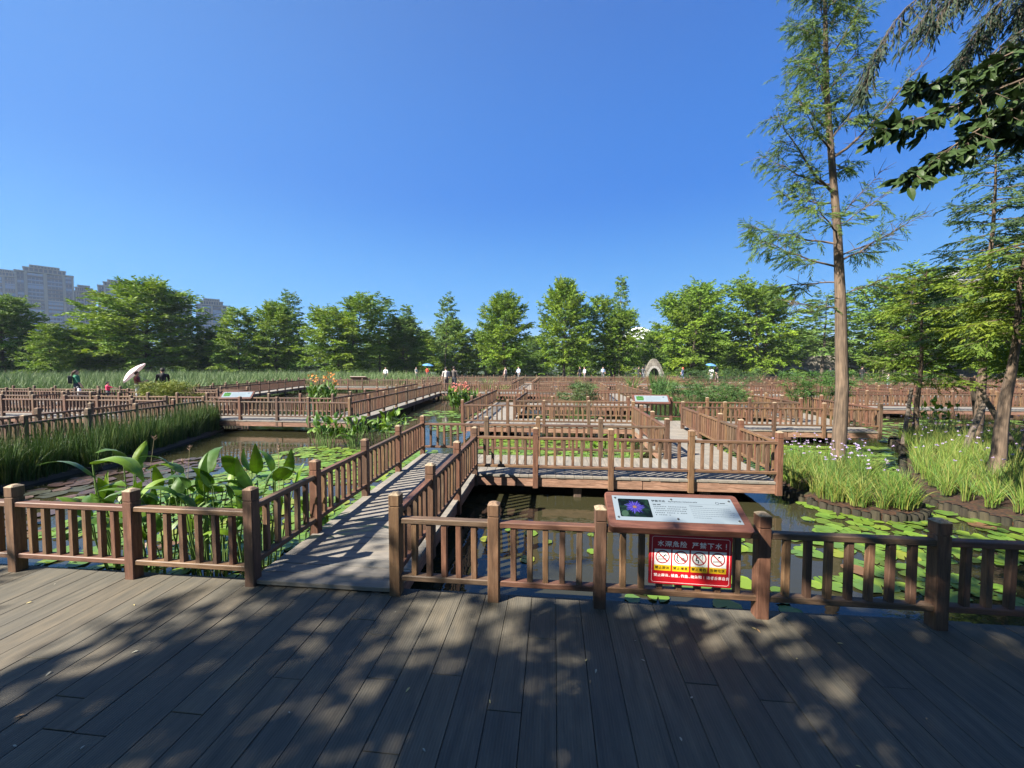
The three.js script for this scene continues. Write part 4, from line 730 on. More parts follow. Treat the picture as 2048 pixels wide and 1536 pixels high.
// ---------------------------------------------------------------- flowering islets with log edging
const LOG = [[0.042, 0.036, 0.024], [0.058, 0.050, 0.030], [0.034, 0.032, 0.020]].map((c) => std(c, { map: BARK.map, roughness: 0.95 }));
const logGeo = memo('log', () => { const t = new Tri(); tube(t, [V(0, 0, 0), V(0, 0.34, 0), V(0, 0.352, 0), V(0, 0.353, 0)], [0.05, 0.05, 0.044, 0.001], 9); return t.geo(); });
function islet(label, flowerLabel, poly, seed, nBl, nFl) {
  const r = RNG(seed), c = new THREE.CatmullRomCurve3(poly.map(([x, z]) => V(x, 0, z)), true), N = 80, ring = c.getSpacedPoints(N), cen = ring.reduce((a, p) => a.add(p), V(0, 0, 0)).divideScalar(N + 1);
  const t = new Tri(), H = (p, f) => V(cen.x + (p.x - cen.x) * f, -0.25 + 0.12 * (1 - f * f) + 0.03 * noise.noise(p.x * 3 * f, p.z * 3 * f, seed), cen.z + (p.z - cen.z) * f);
  for (let k = 0; k < 8; k++) for (let i = 0; i < N; i++) { const f0 = k / 8, f1 = (k + 1) / 8, a = H(ring[i], f0), b = H(ring[i + 1], f0), d = H(ring[i + 1], f1), e = H(ring[i], f1); t.quad(a, b, d, e, [a.x, a.z], [b.x, b.z], [d.x, d.z], [e.x, e.z]); }
  for (let i = 0; i < N; i++) { const a = H(ring[i], 1), b = H(ring[i + 1], 1), d = b.clone().setY(-0.7), e = a.clone().setY(-0.7); t.quad(a, b, d, e, [0, 0], [0, 1], [1, 1], [1, 0]); }
  const soil = tex(256, 256, (u, v) => { const k = 0.6 + per(u, v, 20, 20, 3) * 0.9, mo = per(u, v, 5, 5, 8) > 0.08; return mo ? [k * 0.75, k * 0.8, k * 0.35] : [k * 0.9, k * 0.62, k * 0.42]; });
  const g = top(new THREE.Group(), 'islet', label, 'islet'); part(g, 'soil', t.geo(), std([0.105, 0.090, 0.052], { map: soil, roughness: 0.95, side: THREE.DoubleSide }));
  const L = c.getLength(), n = Math.round(L / 0.098);
  for (let i = 0; i < n; i++) { const p = c.getPointAt(i / n), m = part(g, 'log', logGeo, LOG[r.i(3)], p.x + r.s() * 0.012, -0.575 + r.r(-0.02, 0.03), p.z + r.s() * 0.012); m.rotation.set(r.s() * 0.06, r() * 6, r.s() * 0.06); m.scale.set(r.r(0.85, 1.15), 1, r.r(0.85, 1.15)); }
  const S = [], fl = new Tri(); let guard = 0;
  while (S.length < nBl && guard++ < 99999) { const p = ring[r.i(N)], f = Math.sqrt(r()) * 0.93, x = cen.x + (p.x - cen.x) * f, z = cen.z + (p.z - cen.z) * f; if (noise.noise(x * 1.6, z * 1.6, seed) < -0.28) continue; S.push([x, -0.2, z, r() * 6.28, r.r(0.75, 1.2), r.r(0.7, 1.15)]); }
  for (let i = 0; i < nFl; i++) { const s = S[r.i(S.length)], h = r.r(0.42, 0.68), b = V(s[0], -0.15, s[2]), e = b.clone().add(V(r.s() * 0.08, h, r.s() * 0.08)); tube(fl, [b, e], [0.003, 0.002], 3, [0.09, 0.15, 0.04]);
    for (let k = 0; k < 9; k++) { const d = V(r.s(), r.r(-0.1, 0.9), r.s()).normalize().multiplyScalar(r.r(0.016, 0.032)), nn = d.clone().cross(V(r.s(), r.s(), r.s())).normalize(), m = e.clone().addScaledVector(d, 0.5), q = e.clone().add(d), A = m.clone().addScaledVector(nn, 0.008), B = m.clone().addScaledVector(nn, -0.008), fn = A.clone().sub(e).cross(q.clone().sub(e)).normalize(), cc = tint([0.46, 0.37, 0.58], r, 0.2); fl.tri(e, A, q, [0, 0], [0, 0], [0, 0], cc, fn, fn, fn); fl.tri(e, q, B, [0, 0], [0, 0], [0, 0], cc, fn, fn, fn); } }
  const cols = [[0.105, 0.200, 0.030], [0.085, 0.170, 0.032], [0.150, 0.225, 0.036], [0.22, 0.23, 0.06]];
  const gr = scatter('flowering_grass', [bladeClump(seed + 1, 18, 0.46, 0.008, 0.05, 0.6, cols, 5), bladeClump(seed + 2, 18, 0.54, 0.007, 0.05, 0.4, cols, 5), bladeClump(seed + 3, 14, 0.38, 0.009, 0.06, 0.9, cols, 5)], BLADE, S, flowerLabel, 'flowering grass');
  part(gr, 'blossoms', fl.geo(), leafMat([1, 1, 1], 0.3, { vertexColors: true })); gr.userData.kind = 'stuff';
}
islet('log-edged islet round the tall cypress', 'grass with pale purple flowers round the tall cypress', [[3.95, -7.3], [3.85, -6.75], [4.05, -6.2], [4.55, -5.85], [5.15, -6.0], [5.45, -6.5], [5.75, -7.2], [5.75, -8.0], [5.2, -8.5], [4.5, -8.4], [4.05, -7.9]], 400, 420, 90);
islet('log-edged islet under the staked saplings', 'grass with pale purple flowers under the saplings', [[5.75, -6.55], [5.95, -5.95], [6.6, -5.55], [7.6, -5.2], [8.8, -5.3], [10, -6.2], [12, -8], [13.5, -10.5], [13, -12], [11.2, -12.4], [9.6, -12.2], [8.6, -10.6], [7.6, -9.4], [6.7, -8.2], [6.1, -7.3]], 420, 1500, 170);
islet('low islet under the bright leafy plants', 'short grass at the foot of the bright leafy plants', [[11.2, -13.9], [12, -13.4], [13.6, -13.3], [15.4, -12.9], [17.5, -12.6], [18, -13.6], [15, -14.4], [12.4, -14.5]], 440, 60, 0);

// ---------------------------------------------------------------- lily pads
{
  const padGeo = [0, 1, 2].map((v) => { const r = RNG(500 + v), t = new Tri(), n = 18, cut = 0.32, e = (i) => { const a = cut / 2 + (2 * PI - cut) * i / n, rr = 1 + 0.05 * Math.sin(i * 2.1 + v * 2) + r.s() * 0.02; return V(Math.cos(a) * rr, 0.03 + 0.035 * Math.sin(i * 1.3 + v * 3) , Math.sin(a) * rr); }, P = Array.from({ length: n + 1 }, (_, i) => e(i)); const q = (p) => p.clone().multiplyScalar(0.8).setY(0.012);
    for (let i = 0; i < n; i++) { const a = V(0, 0.004, 0), b = q(P[i]), c = q(P[i + 1]); t.tri(a, c, b); t.tri(b, c, P[i + 1]); t.tri(b, P[i + 1], P[i]); } return t.geo(); });
  const mats = [[0.105, 0.180, 0.022], [0.086, 0.155, 0.024], [0.135, 0.205, 0.022], [0.074, 0.140, 0.032], [0.170, 0.195, 0.024]].map((c) => leafMat(c, 0.12, { roughness: 0.42, specularIntensity: 0.7 })), darkM = [[0.070, 0.050, 0.045], [0.050, 0.052, 0.035]].map((c) => std(c, { roughness: 0.35, side: THREE.DoubleSide })), brown = std([0.12, 0.065, 0.03], { roughness: 0.5, side: THREE.DoubleSide });
  const r = RNG(555), pads = [];
  const zone = (label, x0, x1, z0, z1, n, cover, rad, dark, ok) => { let c = 0, g = 0; while (c < n && g++ < n * 60) { const x = r.r(x0, x1), z = r.r(z0, z1), s = rad * r.r(0.6, 1.25); if (ok && !ok(x, z)) continue; if (noise.noise(x * 0.55 + 3, z * 0.55, 9) + noise.noise(x * 1.7, z * 1.7, 4) * 0.4 < cover) continue; let hit = false; for (const p of pads) if ((p.x - x) ** 2 + (p.z - z) ** 2 < (0.72 * (p.s + s)) ** 2) { hit = true; break; } if (hit && r() < 0.93) continue; pads.push({ x, z, s, label, dark, d: Math.hypot(x, z) / s }); c++; } };
  const inPoly = (P) => (x, z) => { let c = false; for (let i = 0, j = P.length - 1; i < P.length; j = i++) if ((P[i][1] > z) !== (P[j][1] > z) && x < (P[j][0] - P[i][0]) * (z - P[i][1]) / (P[j][1] - P[i][1]) + P[i][0]) c = !c; return c; };
  const isl = [inPoly([[3.8, -7.4], [3.75, -6.6], [4.0, -6.1], [4.55, -5.75], [5.3, -5.9], [5.85, -7.2], [5.85, -8.1], [5.2, -8.6], [4.4, -8.5]]), inPoly([[5.65, -6.6], [5.9, -5.85], [7.6, -5.05], [9, -5.2], [12, -7.8], [13.7, -10.5], [13, -12.2], [9.5, -12.3], [7.5, -9.5]])], dry = (x, z) => !isl[0](x, z) && !isl[1](x, z);
  zone('green lily pad floating right of the warning sign', 1.6, 8.5, -5.9, -3.3, 300, -0.12, 0.115, 0, (x, z) => dry(x, z) && (z < -4.7 || noise.noise(x * 1.1, z * 1.3, 2) > 0.05));
  zone('green lily pad floating beside the flowering islets', 3.8, 9.2, -11.2, -5.9, 520, -0.4, 0.12, 0, dry);
  zone('green lily pad floating beyond the saplings', 9.0, 18, -17.2, -9, 420, -0.3, 0.13, 0, (x, z) => dry(x, z) && z < -9 - (x - 9) * 0.1);
  zone('green lily pad left of the entrance walkway', -6.6, -2.8, -9.6, -4.2, 620, -0.4, 0.115, 0, (x, z) => x > -6.6 + (z + 4.2) * -0.28 - 1.4);
  zone('green lily pad floating close to the left railing', -5.6, -2.7, -4.2, -3.25, 60, -0.4, 0.11, 0);
  zone('yellowish lily pad between the two near crossings', -2.3, 2.0, -11.3, -7.9, 520, -0.5, 0.11, 0);
  zone('dark purplish lily pad beside the rush bank', -8.9, -6.9, -8.2, -4.0, 90, -0.4, 0.16, 1);
  zone('lily pad on the dark water below pink cannas', -6.1, -3.0, -19, -12, 150, -0.05, 0.14, 0);
  zone('stray lily pad under the information board', 0.5, 2.2, -4.0, -3.25, 16, -0.6, 0.10, 0);
  zone('stray lily pad on the open dark water', -0.9, 1.6, -5.9, -4.0, 10, 0.1, 0.075, 0);
  zone('lily pad between the second and third crossings', -1.0, 7.4, -17.3, -13.6, 160, 0.0, 0.13, 0, (x, z) => x < 4.3 || z > -15);
  pads.sort((a, b) => a.d - b.d);
  const M = new THREE.Matrix4(), rest = [[], [], []];
  pads.forEach((p, i) => {
    const a = r() * 6.28, tilt = r() < 0.06 ? r.s() * 0.35 : r.s() * 0.02, up = WATER + 0.004 + r() * 0.012 + Math.abs(tilt) * p.s * 0.7, mt = p.dark ? darkM[r.i(2)] : r() < 0.035 ? brown : mats[[0, 0, 1, 1, 2, 3, 4][r.i(7)]];
    if (i < 300) { const m = solo('lily_pad', padGeo[i % 3], mt, p.label, 'lily pad', p.label.replace('lily pad', 'lily pads')); m.position.set(p.x, up, p.z); m.rotation.set(tilt, a, tilt * 0.6); m.scale.set(p.s, p.s, p.s); }
    else rest[p.dark ? 2 : r.i(2)].push([p.x, up, p.z, a, p.s]);
  });
  const g = top(new THREE.Group(), 'lily_pads', 'smaller lily pads spread over the farther water', 'lily pads', null, 'stuff');
  rest.forEach((S, k) => { if (!S.length) return; const m = cast(new THREE.InstancedMesh(padGeo[k], k === 2 ? darkM[0] : mats[k], S.length)), q = new THREE.Quaternion(), C = new THREE.Color(); S.forEach(([x, y, z, a, s], i) => { m.setMatrixAt(i, M.compose(V(x, y, z), q.setFromEuler(new THREE.Euler(r.s() * 0.05, a, r.s() * 0.05)), V(s, s, s))); const v = r.r(0.75, 1.35); m.setColorAt(i, C.setRGB(v * r.r(0.9, 1.25), v, v * 0.9)); }); m.name = 'lily_pads_scatter'; g.add(m); });
  // a few upright blossoms
}
// dried seed stalks leaning over the left water
[[-5.35, -5.2, 0.95, 0.12, 'dry seed stalk in front of the rush bank'], [-5.05, -5.0, 0.8, -0.1, 'shorter dry stalk beside the rush bank'], [-4.2, -5.6, 0.9, 0.05, 'bent dry stalk over the fence reflection'], [-6.2, -5.4, 1.05, 0.18, 'tallest dry seed stalk over the dark pads'], [-3.9, -4.9, 0.75, -0.2, 'dry stalk rising from the large leaves']].forEach(([x, z, h, l, lab], i) => {
  const r = RNG(600 + i), t = new Tri(), b = V(0, -0.2, 0), m = V(l * 0.4, h * 0.6, 0.02), e = V(l, h, 0.05), c = [0.24, 0.20, 0.11]; tube(t, [b, m, e], [0.005, 0.004, 0.0025], 4, c);
  for (let k = 0; k < 7; k++) { const d = V(r.s() * 0.6, r.r(0.3, 1), r.s() * 0.6).normalize().multiplyScalar(0.06), p = e.clone().add(V(0, -0.05 * r(), 0)), w = 0.006; tube(t, [p, p.clone().addScaledVector(d, 0.5), p.clone().add(d)], [0.002, w, 0.001], 4, [0.22, 0.14, 0.10]); }
  solo('seed_stalk', t.geo(), new THREE.MeshStandardMaterial({ vertexColors: true, roughness: 0.8 }), lab, 'stalk', 'dry stalks').position.set(x, WATER, z);
});

// ---------------------------------------------------------------- apartment towers beyond the park
const TW = { wall: std([0.032, 0.066, 0.128]), pale: std([0.215, 0.205, 0.195]), glass: std([0.022, 0.048, 0.095], { roughness: 0.15, metalness: 0.2 }), glass2: std([0.14, 0.23, 0.36], { roughness: 0.2, metalness: 0.1 }), red: std([0.10, 0.085, 0.10]), dark: std([0.05, 0.06, 0.075]) };
function tower(label, x, z, w, h, floors, seed) { // front faces the pond; stepped crown, pale piers, bands of windows with balconies
  w *= 0.76; const g = top(new THREE.Group(), 'apartment_tower', label, 'building', 'apartment towers behind the trees'), r = RNG(seed), d = w * 0.4; g.position.set(x, 0, z); g.rotation.y = Math.atan2(-x, -z);
  const bx = (p, n, a, b, y0, y1, z0, z1, m) => part(p, n, boxGeo(+(b - a).toFixed(2), +(y1 - y0).toFixed(2), +(z1 - z0).toFixed(2)), m, (a + b) / 2, (y0 + y1) / 2, (z0 + z1) / 2);
  const H = w / 2; bx(g, 'wall', -H * 0.98, H * 0.98, 0, h, -d, 0, TW.wall);
  for (const [a, b] of [[-1, -0.93], [-0.70, -0.60], [-0.06, 0.06], [0.60, 0.70], [0.93, 1]]) bx(g, 'pier', a * H, b * H, 0, h + 0.5, 0.02, a === -0.06 ? 0.5 : 1.0, TW.pale);
  bx(g, 'cornice', -H * 1.02, H * 1.02, h + 0.5, h + 1.6, -d - 0.3, 1.4, TW.pale);
  const steps = [[0.72, 3.2], [0.50, 5.6]]; let y = h + 1.6;
  for (const [f, up] of steps) { const y1 = h + 1.6 + up; const c = bx(g, 'crown', -H * f, H * f, y, y1, -d * 0.8, 0.8 - f, TW.wall); for (let k = 0; k < 9; k++) bx(g, 'crown_fin', -H * f + (2 * H * f) * k / 9 + 0.2, -H * f + (2 * H * f) * k / 9 + 0.2 + w * 0.022, y, y1, 0.81 - f, 1.5 - f, TW.pale); bx(g, 'crown_cap', -H * f - 0.4, H * f + 0.4, y1, y1 + 0.8, -d * 0.8, 1.9 - f, TW.pale); y = y1 + 0.8; }
  const fh = h / floors;
  for (let k = Math.floor(floors * 0.3); k < floors; k++) for (const [a, b, bal] of [[-0.92, -0.71, 0], [-0.585, -0.075, 1], [0.075, 0.585, 1], [0.71, 0.92, 0]]) {
    const y0 = k * fh + 0.3, wn = bx(g, 'window', a * H, b * H, y0 + fh * 0.30, y0 + fh * 0.86, 0.02, 0.25, r() < 0.3 ? TW.glass2 : TW.glass), n = bal ? 4 : 2;
    for (let i = 1; i < n; i++) { const xx = (a + (b - a) * i / n) * H; part(wn, 'mullion', boxGeo(0.35, +(fh * 0.56).toFixed(2), 0.2), TW.pale, xx - (a + b) / 2 * H, 0, 0.2); }
    bx(g, bal ? 'balcony' : 'spandrel', a * H, b * H, y0 + fh * 0.02, y0 + fh * 0.28, 0.03, bal ? 1.1 : 0.3, bal ? (r() < 0.5 ? TW.glass2 : TW.red) : TW.wall);
  }
  if (floors > 12) bx(g, 'belt', -H * 1.01, H * 1.01, h * 0.72, h * 0.72 + 0.9, 0.03, 1.25, TW.pale);
}
tower('tower cut by the left frame edge', -583, -366, 37, 97, 24, 1);
tower('tallest and widest apartment tower with stepped crown', -513, -353, 51, 95, 24, 2);
tower('narrow reddish tower right of the tallest one', -521, -392, 24, 84, 22, 3);
tower('tower half hidden by the top of the huge tree', -461, -378, 40, 85, 22, 4);
tower('tower on the right shoulder of the huge tree', -410, -393, 36, 75, 20, 5);
tower('lowest tower standing alone on the right', -379, -406, 37, 69, 18, 6);
tower('low block in the gap beside the tallest tower', -600, -420, 20, 73, 19, 7);
tower('low block in the gap left of the half-hidden tower', -524, -420, 20, 66, 17, 8);
{ // two pale roofs above the trees on the right
  const g = top(new THREE.Group(), 'white_hall', 'white pitched roof peeking above trees right of the spire', 'building'); g.position.set(33.5, -3.2, -156);
  part(g, 'wall', boxGeo(16, 15, 12), TW.pale, 0, 7.5, 0); const t = new Tri(), a = [V(-9, 15, 7), V(9, 15, 7), V(9, 15, -7), V(-9, 15, -7)], R0 = V(-3, 20, 0), R1 = V(0, 20, 0); t.quad(a[0], a[1], R1, R0); t.quad(a[2], a[3], R0, R1); t.tri(a[1], a[2], R1); t.tri(a[3], a[0], R0); part(g, 'roof', t.geo(), std([0.75, 0.76, 0.78], { side: THREE.DoubleSide }));
  const b = top(new THREE.Group(), 'pale_block', 'pale building showing through the dark saplings', 'building'); b.position.set(208, 0, -226); part(b, 'wall', boxGeo(14, 50, 12), TW.pale, 0, 25, 0); for (let k = 0; k < 6; k++) part(b, 'window_band', boxGeo(14.2, 1.6, 12.2), TW.glass, 0, 26 + k * 4, 0);
}

// ---------------------------------------------------------------- stone bridges and the little arch
const stoneT = tex(256, 256, (u, v) => { const row = Math.floor(v * 8), o = (row % 2) * 0.5, ju = ((u * 4 + o) % 1), jv = (v * 8) % 1, j = ju < 0.05 || jv < 0.09 ? 0.72 : 1, k = (0.85 + per(u, v, 6, 6, 5) * 0.5 + 0.1 * Math.sin(Math.floor(u * 4 + o) * 7.3 + row * 3.1)) * j; return [k, k * 0.97, k * 0.93]; });
const STONE = std([0.20, 0.19, 0.172], { map: rep(stoneT, 1 / 3, 1 / 3), roughness: 0.9 });
function archWall(name, label, x, z, w, hMid, hEnd, holes, dep, turn = 0) {
  const s = new THREE.Shape(); s.moveTo(-w / 2, -0.2); const hs = [...holes].sort((a, b) => a[0] - b[0]);
  for (const [cx, hr, hh] of hs) { s.lineTo(cx - hr, -0.2); for (let i = 0; i <= 16; i++) { const a = PI - PI * i / 16; s.lineTo(cx + Math.cos(a) * hr, -0.2 + Math.sin(a) * hh); } }
  s.lineTo(w / 2, -0.2); s.lineTo(w / 2, hEnd); for (let i = 1; i < 14; i++) { const f = 1 - i / 14; s.lineTo(-w / 2 + w * f, hEnd + (hMid - hEnd) * Math.sin(PI * f)); } s.lineTo(-w / 2, hEnd);
  const g = top(new THREE.Group(), name, label, 'bridge'); g.position.set(x, 0, z); g.rotation.y = turn;
  part(g, 'arch_wall', new THREE.ExtrudeGeometry(s, { depth: dep, bevelEnabled: false, curveSegments: 8 }), STONE, 0, 0, -dep);
  for (const [cx, hr, hh] of hs) { const t = new Tri(); for (let i = 0; i < 13; i++) { const A = (k, q) => { const a = PI - PI * k / 13; return V(cx + Math.cos(a) * (hr + q), -0.2 + Math.sin(a) * (hh + q), 0.12); }; t.quad(A(i + 0.06, 0), A(i + 0.94, 0), A(i + 0.94, 0.32), A(i + 0.06, 0.32), [0, 0], [0.3, 0], [0.3, 0.3], [0, 0.3]); } part(g, 'arch_stones', t.geo(), std([0.26, 0.245, 0.225], { side: THREE.DoubleSide })); }
  if (w > 6) for (let k = 0; k <= 8; k++) { const f = k / 8, y = hEnd + (hMid - hEnd) * Math.sin(PI * f); part(g, 'parapet_post', boxGeo(0.3, 0.8, 0.3), STONE, -w / 2 + 0.2 + (w - 0.4) * f, y + 0.35, -0.2); }
}
archWall('stone_bridge', 'pale stone bridge with two low arches behind the cypress trunk', 42.5, -68, 15, 3.6, 1.2, [[-3.2, 2.4, 1.7], [3.4, 2.4, 1.9]], 3, -0.35);
archWall('stone_bridge', 'larger stone bridge with one dark arch right of the twin trunks', 63, -72, 17, 4.9, 2.4, [[-1, 2.8, 3.2]], 3, -0.4);
archWall('stone_arch', 'small peaked stone arch under the broad tree', 14.0, -57.0, 3.0, 2.9, 0.3, [[0, 0.8, 1.8]], 1.6, -0.1);
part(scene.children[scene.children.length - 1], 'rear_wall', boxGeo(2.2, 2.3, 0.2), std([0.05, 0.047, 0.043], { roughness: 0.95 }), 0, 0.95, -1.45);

// ---------------------------------------------------------------- boards and signs
// strokes of each character on a 20 x 20 grid, polylines as x,y pairs
const CJK = {
  水: [[10, 1, 10, 18, 8, 17], [2, 6, 8, 6, 6, 11, 2, 15], [17, 4, 11, 9], [11, 8, 14, 12, 19, 16]],
  深: [[2, 2, 4, 4], [1, 8, 3, 9], [1, 18, 5, 11], [7, 6, 7, 3, 19, 3, 19, 6], [11, 5, 8, 9], [14, 5, 18, 9], [6, 11, 19, 11], [13, 9, 13, 19], [12, 12, 7, 17], [14, 12, 19, 17]],
  危: [[8, 1, 3, 6], [7, 3, 14, 3, 11, 7], [3, 7, 18, 7], [4, 7, 4, 13, 1, 19], [8, 10, 15, 10, 15, 14, 12, 14], [8, 10, 8, 17, 18, 17, 18, 14]],
  险: [[2, 2, 2, 19], [2, 2, 6, 2, 4, 7, 6, 10, 3, 12], [13, 1, 7, 8], [13, 1, 19, 8], [10, 8, 16, 8], [9, 11, 10, 15], [13, 10, 13, 14], [18, 10, 15, 16], [7, 18, 19, 18]],
  严: [[2, 3, 18, 3], [8, 3, 8, 9], [12, 3, 12, 9], [4, 5, 6, 8], [16, 5, 14, 8], [3, 10, 18, 10], [4, 10, 4, 14, 1, 19]],
  禁: [[1, 4, 9, 4], [5, 1, 5, 9], [5, 4, 1, 8], [5, 4, 9, 8], [11, 4, 19, 4], [15, 1, 15, 9], [15, 4, 11, 8], [15, 4, 19, 8], [4, 11, 16, 11], [2, 14, 18, 14], [10, 14, 10, 19], [6, 16, 3, 19], [14, 16, 17, 19]],
  下: [[1, 3, 19, 3], [10, 3, 10, 19], [10, 8, 15, 12]], 止: [[10, 2, 10, 18], [10, 9, 17, 9], [4, 8, 4, 18], [1, 18, 19, 18]],
  游: [[1, 3, 3, 5], [1, 8, 3, 10], [1, 18, 4, 12], [5, 5, 11, 5], [8, 2, 8, 5], [7, 6, 5, 18], [7, 10, 11, 10, 10, 17, 8, 17], [13, 2, 12, 5], [12, 4, 19, 4], [13, 8, 18, 8, 15, 11], [15, 11, 15, 18, 13, 18], [11, 13, 19, 13]],
  泳: [[2, 3, 4, 5], [1, 8, 3, 10], [1, 18, 5, 12], [11, 1, 13, 3], [9, 5, 13, 5, 13, 18, 11, 17], [7, 9, 11, 9, 6, 16], [18, 7, 14, 11], [14, 11, 19, 17]],
  捕: [[1, 6, 7, 6], [4, 1, 4, 18, 2, 17], [1, 13, 7, 10], [8, 5, 19, 5], [9, 8, 18, 8, 18, 19], [9, 8, 9, 19], [9, 11, 18, 11], [9, 14, 18, 14], [13, 1, 13, 19], [16, 1, 18, 3]],
  鱼: [[8, 1, 3, 6], [7, 3, 14, 3, 12, 6], [4, 6, 16, 6, 16, 15, 4, 15, 4, 6], [4, 10, 16, 10], [10, 6, 10, 15], [1, 18, 19, 18]],
  垂: [[15, 1, 4, 3], [1, 6, 19, 6], [10, 2, 10, 18], [2, 10, 18, 10], [6, 4, 6, 14], [14, 4, 14, 14], [3, 14, 17, 14], [2, 18, 18, 18]],
  钓: [[5, 1, 2, 6], [4, 3, 9, 3], [2, 8, 8, 8], [2, 12, 8, 12], [5, 8, 5, 18, 8, 16], [12, 1, 10, 7], [11, 4, 19, 4, 18, 17, 15, 17], [13, 9, 16, 12]],
  勿: [[6, 1, 2, 8], [5, 4, 18, 4, 16, 18, 13, 17], [10, 4, 3, 14], [14, 5, 6, 18]], 抛: [[1, 6, 7, 6], [4, 1, 4, 18, 2, 17], [1, 13, 7, 10], [8, 6, 13, 6, 12, 14], [10, 2, 9, 12, 7, 17], [12, 6, 12, 18, 19, 18, 19, 15], [15, 3, 15, 12, 14, 14], [13, 5, 19, 5, 18, 12, 16, 12]],
  垃: [[1, 7, 7, 7], [4, 2, 4, 16], [1, 17, 7, 15], [13, 1, 14, 3], [9, 6, 19, 6], [11, 8, 12, 15], [17, 8, 15, 17], [8, 18, 19, 18]], 圾: [[1, 7, 7, 7], [4, 2, 4, 16], [1, 17, 7, 15], [8, 3, 16, 3, 14, 8, 18, 8, 14, 14, 8, 19], [11, 3, 10, 11, 7, 18], [11, 9, 18, 19]],
  杂: [[8, 1, 3, 8], [4, 3, 12, 3, 12, 7, 17, 7], [2, 11, 18, 11], [10, 9, 10, 19], [7, 13, 3, 18], [13, 13, 17, 18]], 物: [[3, 2, 1, 7], [1, 6, 8, 6], [5, 1, 5, 19], [1, 13, 8, 10], [11, 1, 8, 8], [10, 4, 19, 4, 18, 18, 15, 17], [14, 4, 9, 13], [17, 5, 11, 17]],
  违: [[2, 2, 4, 4], [1, 8, 4, 8, 4, 15, 1, 18], [4, 15, 8, 18, 19, 18], [8, 4, 19, 4], [8, 8, 18, 8], [8, 12, 18, 12, 17, 15], [13, 1, 13, 16]], 者: [[4, 4, 15, 4], [10, 1, 10, 8], [1, 8, 19, 8], [18, 2, 2, 14], [7, 11, 15, 11, 15, 19, 7, 19, 7, 11], [7, 15, 15, 15]],
  后: [[16, 1, 4, 4], [4, 4, 4, 12, 1, 19], [4, 8, 19, 8], [7, 12, 16, 12, 16, 18, 7, 18, 7, 12]], 果: [[4, 2, 16, 2, 16, 10, 4, 10, 4, 2], [4, 6, 16, 6], [10, 2, 10, 19], [1, 13, 19, 13], [10, 13, 2, 18], [10, 13, 18, 18]],
  自: [[10, 1, 8, 4], [4, 4, 16, 4, 16, 19, 4, 19, 4, 4], [4, 9, 16, 9], [4, 14, 16, 14]], 负: [[8, 1, 3, 7], [7, 3, 14, 3, 12, 6], [4, 7, 16, 7, 16, 14], [4, 7, 4, 14], [10, 9, 10, 14, 3, 19], [12, 15, 17, 19]],
  伊: [[5, 1, 1, 9], [4, 6, 4, 19], [8, 4, 17, 4, 17, 12, 8, 12], [7, 8, 19, 8], [13, 4, 12, 12, 8, 19]], 斯: [[1, 4, 10, 4], [3, 2, 3, 14], [8, 2, 8, 14], [3, 8, 8, 8], [3, 11, 8, 11], [1, 14, 10, 14], [4, 15, 2, 19], [7, 15, 9, 18], [18, 2, 12, 4], [12, 4, 12, 12, 10, 19], [12, 9, 19, 9], [16, 9, 16, 19]],
  兰: [[6, 1, 8, 5], [14, 1, 12, 5], [3, 6, 17, 6], [4, 11, 16, 11], [1, 17, 19, 17]], 达: [[2, 2, 4, 4], [1, 8, 4, 8, 4, 15, 1, 18], [4, 15, 8, 18, 19, 18], [7, 6, 19, 6], [13, 1, 13, 7, 7, 15], [13, 8, 18, 15]], '!': [[10, 2, 10, 13], [10, 17, 10, 18]], '、': [[3, 14, 6, 18]],
};
function cjk(c, s, x, y, size, lw, adv = size * 1.08) { c.lineWidth = lw; c.lineCap = 'round'; c.lineJoin = 'round'; for (const ch of s) { if (ch === ' ') { x += adv * 0.55; continue; } for (const L of CJK[ch] ?? []) { c.beginPath(); for (let i = 0; i < L.length; i += 2) c[i ? 'lineTo' : 'moveTo'](x + L[i] / 20 * size, y + L[i + 1] / 20 * size); c.stroke(); } x += ch === '!' || ch === '、' ? adv * 0.6 : adv; } return x; }
const canvasTex = (w, h, f) => { const c = document.createElement('canvas'); c.width = w; c.height = h; f(c.getContext('2d'), w, h); const t = new THREE.CanvasTexture(c); t.colorSpace = THREE.SRGBColorSpace; t.anisotropy = 8; return t; };
function face(w, h) { return new THREE.PlaneGeometry(w, h); }
const roundedSlab = (w, h, d, r) => { const s = new THREE.Shape(), a = w / 2, b = h / 2; s.moveTo(-a + r, -b); s.lineTo(a - r, -b); s.quadraticCurveTo(a, -b, a, -b + r); s.lineTo(a, b - r); s.quadraticCurveTo(a, b, a - r, b); s.lineTo(-a + r, b); s.quadraticCurveTo(-a, b, -a, b - r); s.lineTo(-a, -b + r); s.quadraticCurveTo(-a, -b, -a + r, -b); return new THREE.ExtrudeGeometry(s, { depth: d, bevelEnabled: true, bevelSize: 0.006, bevelThickness: 0.006, bevelSegments: 2 }); };
